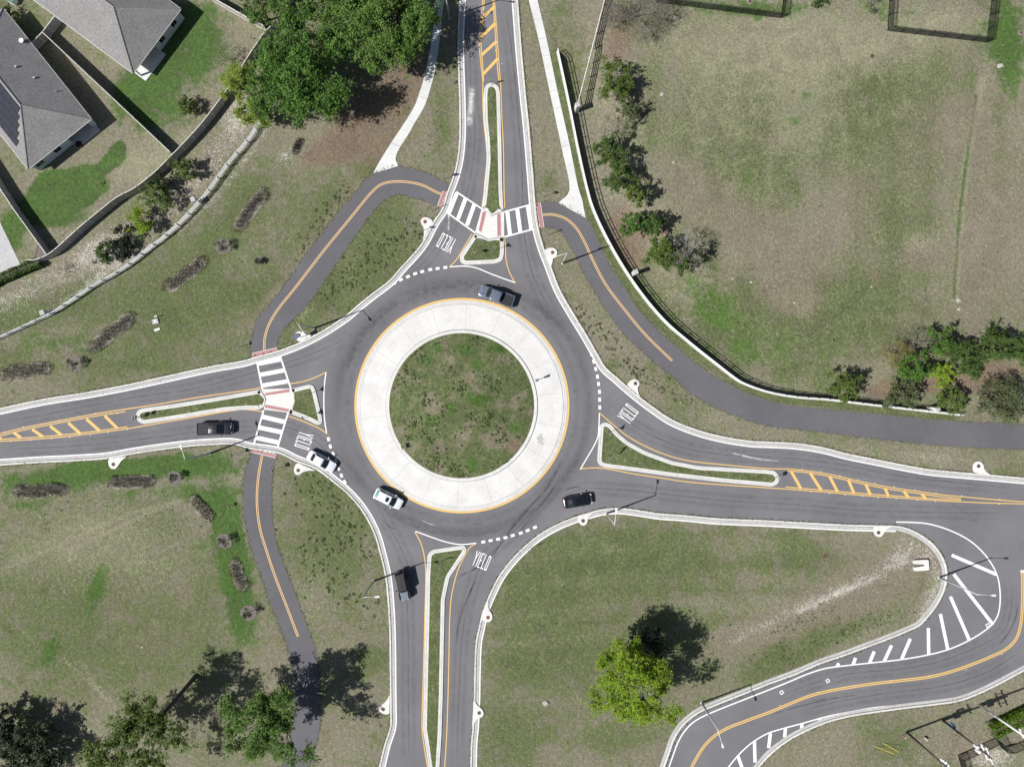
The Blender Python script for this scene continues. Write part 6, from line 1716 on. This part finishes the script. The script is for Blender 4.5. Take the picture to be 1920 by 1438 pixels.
bare_tree("bare_tree", "sparse grey-green bare sapling on the lawn left of the yellow-green tree", 425, 105, 22, 3.0, mat='twig', leaves=('olive', 500, .08), seed=5)
SG2 = "shrubs on the sandy strip"
for lb, x, y, r, h, k, s in (("bushy green pine shrub topmost on the sandy strip", 343, 318, 24, 3.4, 'pine', 41), ("dense green shrub left of the white pillar", 293, 366, 32, 3.6, 'pine', 42), ("small dark shrub hugging the curved tan fence", 300, 346, 22, 3.2, 'pinedark', 46),
                             ("bright yellow-green pine shrub in the middle of the strip", 262, 414, 28, 3.4, 'lime', 43), ("very dark low shrub beside the bright pine shrub", 225, 441, 27, 2.8, 'dark', 44), ("dark green shrub lowest on the sandy strip", 193, 473, 22, 2.6, 'shrub', 45), ("grey twiggy shrub in the shadow by the rail fence", 236, 470, 18, 2.0, 'dark', 47)):
    tree("pine_shrub", lb, "shrub", x, y, r, h, k, 24, 3600 if k != 'dark' else 2600, .12, z0f=.08, spread=.6, group=SG2, seed=s)
bare_tree("small_plant", "sprawling dry green plant beside the dark hedge", 120, 505, 14, .9, seed=8, leaves=('olive', 160, .07), cat="plant")
tree("small_plant", "yellow flowering plant on the lush lawn edge", "plant", 188, 344, 5, .6, 'gold', 5, 150, .07, z0f=.05)
hedge("dark green hedge beside the paved garden at the left edge", [(-30, 545), (0, 527), (40, 510), (80, 493)], 1.5, 1.5, 'shrub', 4200, .12)
hedge("clipped bright green hedge beside the pale utility pole", [(1851, 1366), (1886, 1350), (1921, 1333), (1960, 1315)], 2.3, 1.7, 'hedge', 7000, .11)
# trees along the retaining wall
CG = "conifers and shrubs behind the retaining wall"
for lb, x, y, r, h, k, n_, nl_, s in (
        ("green cedar topmost in the row behind the railing", 1153, 148, 36, 4.4, 'pine', 30, 5200, 51),
        ("soft pale green shrub below the topmost cedar", 1180, 205, 27, 2.6, 'olive', 20, 2600, 52),
        ("dense green cedar right of the bending railing", 1142, 284, 29, 4.6, 'shrub', 26, 4600, 53),
        ("dark cedar crown below the dense green cedar", 1160, 328, 30, 4.4, 'shrub', 24, 4300, 54),
        ("bright green cedar at the reddish litter edge", 1197, 362, 23, 4.0, 'pine', 20, 3400, 55),
        ("dark blue-green spruce left of the middle pair", 1188, 417, 23, 4.8, 'oak', 20, 3800, 56),
        ("green spruce right of the middle pair", 1228, 418, 22, 4.2, 'shrub', 20, 3400, 57),
        ("bright green pine at the lower end of the row", 1237, 467, 30, 4.6, 'pine', 26, 4600, 58),
        ("dark green pine lowest in the row near the pillar", 1272, 492, 22, 4.0, 'shrub', 20, 3000, 59),
        ("yellowish pine right of the lowest pine", 1300, 478, 24, 3.6, 'olive', 16, 2000, 60)):
    tree("conifer_tree", lb, "tree", x, y, r * 1.1, h * 1.2, k, n_ + 12, int(nl_ * 1.3), .13, z0f=.08, spread=.5, group=CG, seed=s)
bare_tree("bare_tree", "leafless grey shrub at the top of the white four-rail fence", 1190, 22, 56, 4.0, seed=14, levels=5, dense_=1, leaves=('twiggy', 3800, .16))
bare_tree("bare_tree", "leafless pale sapling beside the dense cedars", 1180, 312, 20, 3.0, seed=15, mat='pale_bark', dense_=1)
bare_tree("bare_tree", "bare pale shrub above the dense green cedar", 1150, 243, 28, 2.6, seed=16, leaves=('olive', 500, .08))
bare_tree("bare_tree", "bare forked tree among the lowest pines", 1292, 470, 44, 5.0, seed=17, mat='pale_bark', levels=5, dense_=1)
# cluster at the right
RG = "tree cluster at the right above the path"
for lb, x, y, r, h, k, n_, nl_, s in (
        ("round bright green tree standing alone at the left of the cluster", 1584, 722, 31, 4.0, 'pine', 26, 5200, 61),
        ("grey-green tree at the wall in the cluster's front row", 1692, 738, 32, 4.2, 'olive', 26, 4600, 62),
        ("small bright green tree behind the last white pillar", 1784, 746, 28, 3.8, 'pine', 22, 4200, 63),
        ("spreading grey-green tree at the picture's right edge", 1884, 750, 44, 4.6, 'olive', 34, 6500, 64),
        ("dark green tree in the middle of the cluster", 1718, 686, 31, 5.0, 'oak', 28, 5200, 65),
        ("bright low shrub in front of the dark middle tree", 1772, 702, 24, 3.2, 'lime', 18, 2600, 66),
        ("dark cedar at the upper middle of the cluster", 1765, 640, 26, 5.0, 'oak', 22, 3800, 67),
        ("broad dark cedar below the upper middle cedar", 1806, 666, 36, 5.2, 'shrub', 28, 5200, 68),
        ("green cedar right of the broad dark cedar", 1866, 648, 34, 5.4, 'shrub', 30, 5600, 69),
        ("green cedar cut by the right edge above the others", 1915, 655, 30, 5.0, 'shrub', 24, 4200, 70),
        ("low dark shrub between the broad cedar and the path", 1820, 698, 22, 2.4, 'shrub', 16, 2200, 71)):
    tree("conifer_tree", lb, "tree", x, y, r * 1.06, h * 1.1, k, n_ + 12, int(nl_ * 1.3), .13, z0f=.08, spread=.5, group=RG, seed=s)
bare_tree("bare_tree", "golden half-bare shrub at the left of the right-hand cluster", 1684, 664, 32, 3.4, seed=18, leaves=('gold', 1500, .09))
bare_tree("bare_tree", "bare twiggy shrub behind the golden shrub", 1722, 640, 30, 3.6, seed=19, dense_=1, leaves=('twiggy', 500, .12))
# top right bits
tree("round_shrub", "low dark green bush at the top edge between the black fences", "shrub", 1536, 3, 16, 1.6, 'shrub', 12, 1500, .1, z0f=.05)
bare_tree("spiky_plant", "pale spiky plant at the top edge left of the right black fence", 1634, 10, 16, 1.6, seed=23, mat='pale_bark', leaves=('weed', 260, .1), cat="plant")
# bottom trees
tree("lime_tree", "large bright lime-green tree on the lower lawn", "tree", 1186, 1280, 84, 11.5, 'lime', 110, 24000, .16, z0f=.30, spread=.36, bark='pale_bark', fill=.25, seed=81, ragged=1.5)
tree("oak_tree", "added dark crown standing for the shadow behind the lime-green tree", "tree", 1206, 1212, 46, 6.0, 'cornerdark', 36, 4600, .17, z0f=.2, bark='pale_bark', spread=.45, seed=82)  # dark leafy form added where only shadow lies
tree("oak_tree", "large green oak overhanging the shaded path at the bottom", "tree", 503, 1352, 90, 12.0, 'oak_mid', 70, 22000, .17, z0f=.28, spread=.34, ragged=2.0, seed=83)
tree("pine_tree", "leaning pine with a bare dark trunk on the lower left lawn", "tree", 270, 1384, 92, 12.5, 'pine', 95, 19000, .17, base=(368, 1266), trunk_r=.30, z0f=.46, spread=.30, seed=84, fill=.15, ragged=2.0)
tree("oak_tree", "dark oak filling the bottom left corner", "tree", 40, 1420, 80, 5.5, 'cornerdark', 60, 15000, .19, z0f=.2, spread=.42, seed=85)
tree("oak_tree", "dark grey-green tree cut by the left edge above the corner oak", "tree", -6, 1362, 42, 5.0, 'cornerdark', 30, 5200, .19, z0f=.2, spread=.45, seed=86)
bare_tree("bare_tree", "thin leafless tree at the bottom edge left of the pine", 185, 1420, 30, 4.5, seed=87)
# grass beds
for lb, a, b, w, s in (("dry grass bed slanting on the lawn near the upper-left path", (497, 356), (443, 430), 27, 1), ("dry grass bed in the middle of the left lawn row", (384, 488), (312, 544), 29, 2), ("dry grass bed beside the white valve box", (248, 592), (170, 656), 29, 3), ("dark grass bed at the left edge above the road", (94, 688), (2, 706), 29, 4),
                       ("grey grass bed leftmost below the left road", (28, 922), (124, 917), 26, 5), ("grey grass bed below the street lamp's road kerb", (205, 907), (290, 901), 25, 6), ("short slanting grass bed right of the lower lawn", (358, 932), (396, 974), 24, 7), ("short upright grass bed beside the lower-left path", (438, 1050), (456, 1106), 26, 8), ("small dry grass tuft bed below the dark oak", (548, 286), (566, 264), 18, 9)):
    grass_bed(lb, a, b, w, s)
# young trees in mulch rings
MG = "young trees in mulch rings"
for lb, x, y, r, s in (("young tree in a mulch ring between two upper grass beds", 418, 462, 16, 1), ("young tree in a mulch ring beside the left edge bed", 140, 682, 15, 2), ("young tree in dark mulch below the black pickup's kerb", 327, 895, 13, 3), ("young tree in dark mulch beside the lower-left path bend", 421, 1014, 15, 4), ("young tree in dark mulch below the upright grass bed", 466, 1148, 15, 5), ("young tree in a small mulch patch near the upper-left path", 486, 490, 9, 6)):
    w_ = W2([(x, y)])[0]; rs = random.Random(s)
    m = MB(); m.prism([(w_[0] + math.cos(a) * r * S * rs.uniform(.85, 1.12), w_[1] + math.sin(a) * r * S * rs.uniform(.85, 1.12)) for a in np.linspace(0, 6.28, 22)[:-1]], -.02, .06)
    structure(m.build("mulch", M['mulch']))
    bare_tree("young_tree", lb, x, y, r * .9, 3.2 if s != 6 else 1.6, group=MG, mat='bark', levels=4, seed=90 + s, leaves=('cornerdark', 520, .08), cat="tree", base=(x, y))
m = MB(); m.prism(W2(q(0, 360, [300,345, 385,448, 255,512])), -.02, .05); structure(m.build("mulch_bed", M['mulch']))
m = MB(); m.tube([(*W2([v])[0], .06) for v in q(0, 360, [300,340, 278,420, 250,512])], .09, 6); structure(m.build("garden_edging", M['straw']))
# weeds
C, Nn, Sz, V = [], [], [], []
wr = np.random.RandomState(77)
PAVED = [np.array([((x_ / S) + 960, 719 - y_ / S) for x_, y_ in outline])] + [np.array(smooth(l_) + smooth(r_)[::-1]) for l_, r_ in ((p1o, p1i), (p2l, p2r), (p3u, p3l))]
def on_paving(x, y):
    for pg in PAVED:
        x0, y0 = pg[:, 0], pg[:, 1]; x1, y1 = np.roll(x0, -1), np.roll(y0, -1)
        c_ = (y0 > y) != (y1 > y)
        with np.errstate(divide='ignore', invalid='ignore'):
            xi = (x1 - x0) * (y - y0) / (y1 - y0) + x0
        if np.sum(c_ & (x < xi)) % 2: return True
    return False
def weeds(n_, fx_, size=(.10, .30)):
    for i in range(n_):
        x, y, z = fx_()
        for _ in range(30):
            if z > 0 or not on_paving(x, y): break
            x, y, z = fx_()
        else: continue
        p = P(x, y); s = wr.uniform(*size); k = wr.randint(10, 22)
        th = wr.uniform(0, 6.28, k); rr_ = wr.uniform(0, 1, k) ** .5 * s
        C.append(np.stack([p.x + np.cos(th) * rr_, p.y + np.sin(th) * rr_, z + .01 + s * .22 * wr.uniform(.1, 1, k)], 1))
        Nn.append(np.stack([np.cos(th) * .6, np.sin(th) * .6, np.full(k, .9)], 1)); Sz.append(wr.uniform(.25, .5, k) * s * .8 + .02); V.append(wr.uniform(0, .5) + wr.uniform(0, .5, k))
ICL = [(130 * math.sqrt(wr.uniform()), wr.uniform(0, 6.28), wr.uniform(3, 11)) for _ in range(34)]
def isl():
    if wr.uniform() < .78:
        r0, a0, s0 = ICL[wr.randint(0, len(ICL))]; x, y = r0 * math.cos(a0) + wr.normal() * s0, r0 * math.sin(a0) + wr.normal() * s0
        r, a = min(math.hypot(x, y), 131), math.atan2(y, x)
        return CX + r * math.cos(a), CY + r * math.sin(a), .30 + .9 * (1 - (r / 135.6) ** 2)
    r = 130 * math.sqrt(wr.uniform()); a = wr.uniform(0, 6.28)
    return CX + r * math.cos(a), CY + r * math.sin(a), .30 + .9 * (1 - (r / 135.6) ** 2)
def isl2():
    a = wr.normal(0, 1); return np.clip(815 + wr.normal() * 28, 760, 960), np.clip(815 + wr.normal() * 24, 700, 860), .55
def ver(x0, y0, x1, y1, w):
    def f():
        t_ = wr.uniform(); return x0 + (x1 - x0) * t_ + wr.normal() * w, y0 + (y1 - y0) * t_ + wr.normal() * w * .6, 0
    return f
weeds(520, isl, (.10, .26)); weeds(40, isl2, (.25, .6))
weeds(130, ver(580, 900, 680, 1050, 22)); weeds(90, ver(560, 1010, 680, 1150, 30)); weeds(80, ver(1060, 560, 1190, 690, 10)); weeds(60, ver(1190, 690, 1290, 760, 12)); weeds(160, ver(620, 560, 780, 410, 24)); weeds(60, ver(650, 350, 560, 480, 12)); weeds(20, ver(790, 300, 830, 200, 8), (.06, .14))
weeds(30, ver(950, 1000, 1250, 1400, 60), (.06, .16)); weeds(120, ver(1420, 1240, 1690, 1150, 16), (.08, .2)); weeds(40, ver(20, 900, 440, 1000, 40), (.06, .16)); weeds(60, ver(1300, 200, 1850, 600, 90), (.06, .18)); weeds(50, ver(1240, 350, 1500, 680, 50), (.06, .16)); weeds(30, ver(1440, 1190, 1560, 1140, 7), (.08, .2))
# grass creeping over the kerb backs and path edges
EC, EN, ES, EV = [], [], [], []
edges = [(KW[k], -SIDE[k]) for k in 'ABCDE'] + [(W2(smooth(l_)), 0) for l_ in (p1o, p1i, p2l, p2r, p3u, p3l)]
for pts_, sd_ in edges:
    for p_, a_ in along([v for v in pts_ if abs(v[0]) < 86 and abs(v[1]) < 66], .22):
        if wr.uniform() < .25: continue
        k = wr.randint(3, 8); n_ = np.array([-math.sin(a_), math.cos(a_)]); o_ = sd_ * .06 + wr.normal() * .06 if sd_ else wr.normal() * .10
        c_ = p_ + n_ * o_
        EC.append(np.stack([c_[0] + wr.normal(0, .08, k), c_[1] + wr.normal(0, .08, k), wr.uniform(.08, .17, k) if sd_ else wr.uniform(.01, .06, k)], 1))
        EN.append(np.stack([wr.normal(0, .5, k), wr.normal(0, .5, k), np.ones(k)], 1)); ES.append(wr.uniform(.04, .12, k)); EV.append(wr.uniform(0, 1, k))
o = leaf_mesh("verge_grass", np.concatenate(EC), np.concatenate(EN), np.concatenate(ES), np.concatenate(EV), LEAF['verge'], None)
tag(o, "short grass creeping over kerb and path edges", "grass", kind="stuff")
o = leaf_mesh("weeds", np.concatenate(C), np.concatenate(Nn), np.concatenate(Sz), np.concatenate(V), LEAF['weed'], None)
tag(o, "low dark green weeds scattered through the grass", "weeds", kind="stuff")
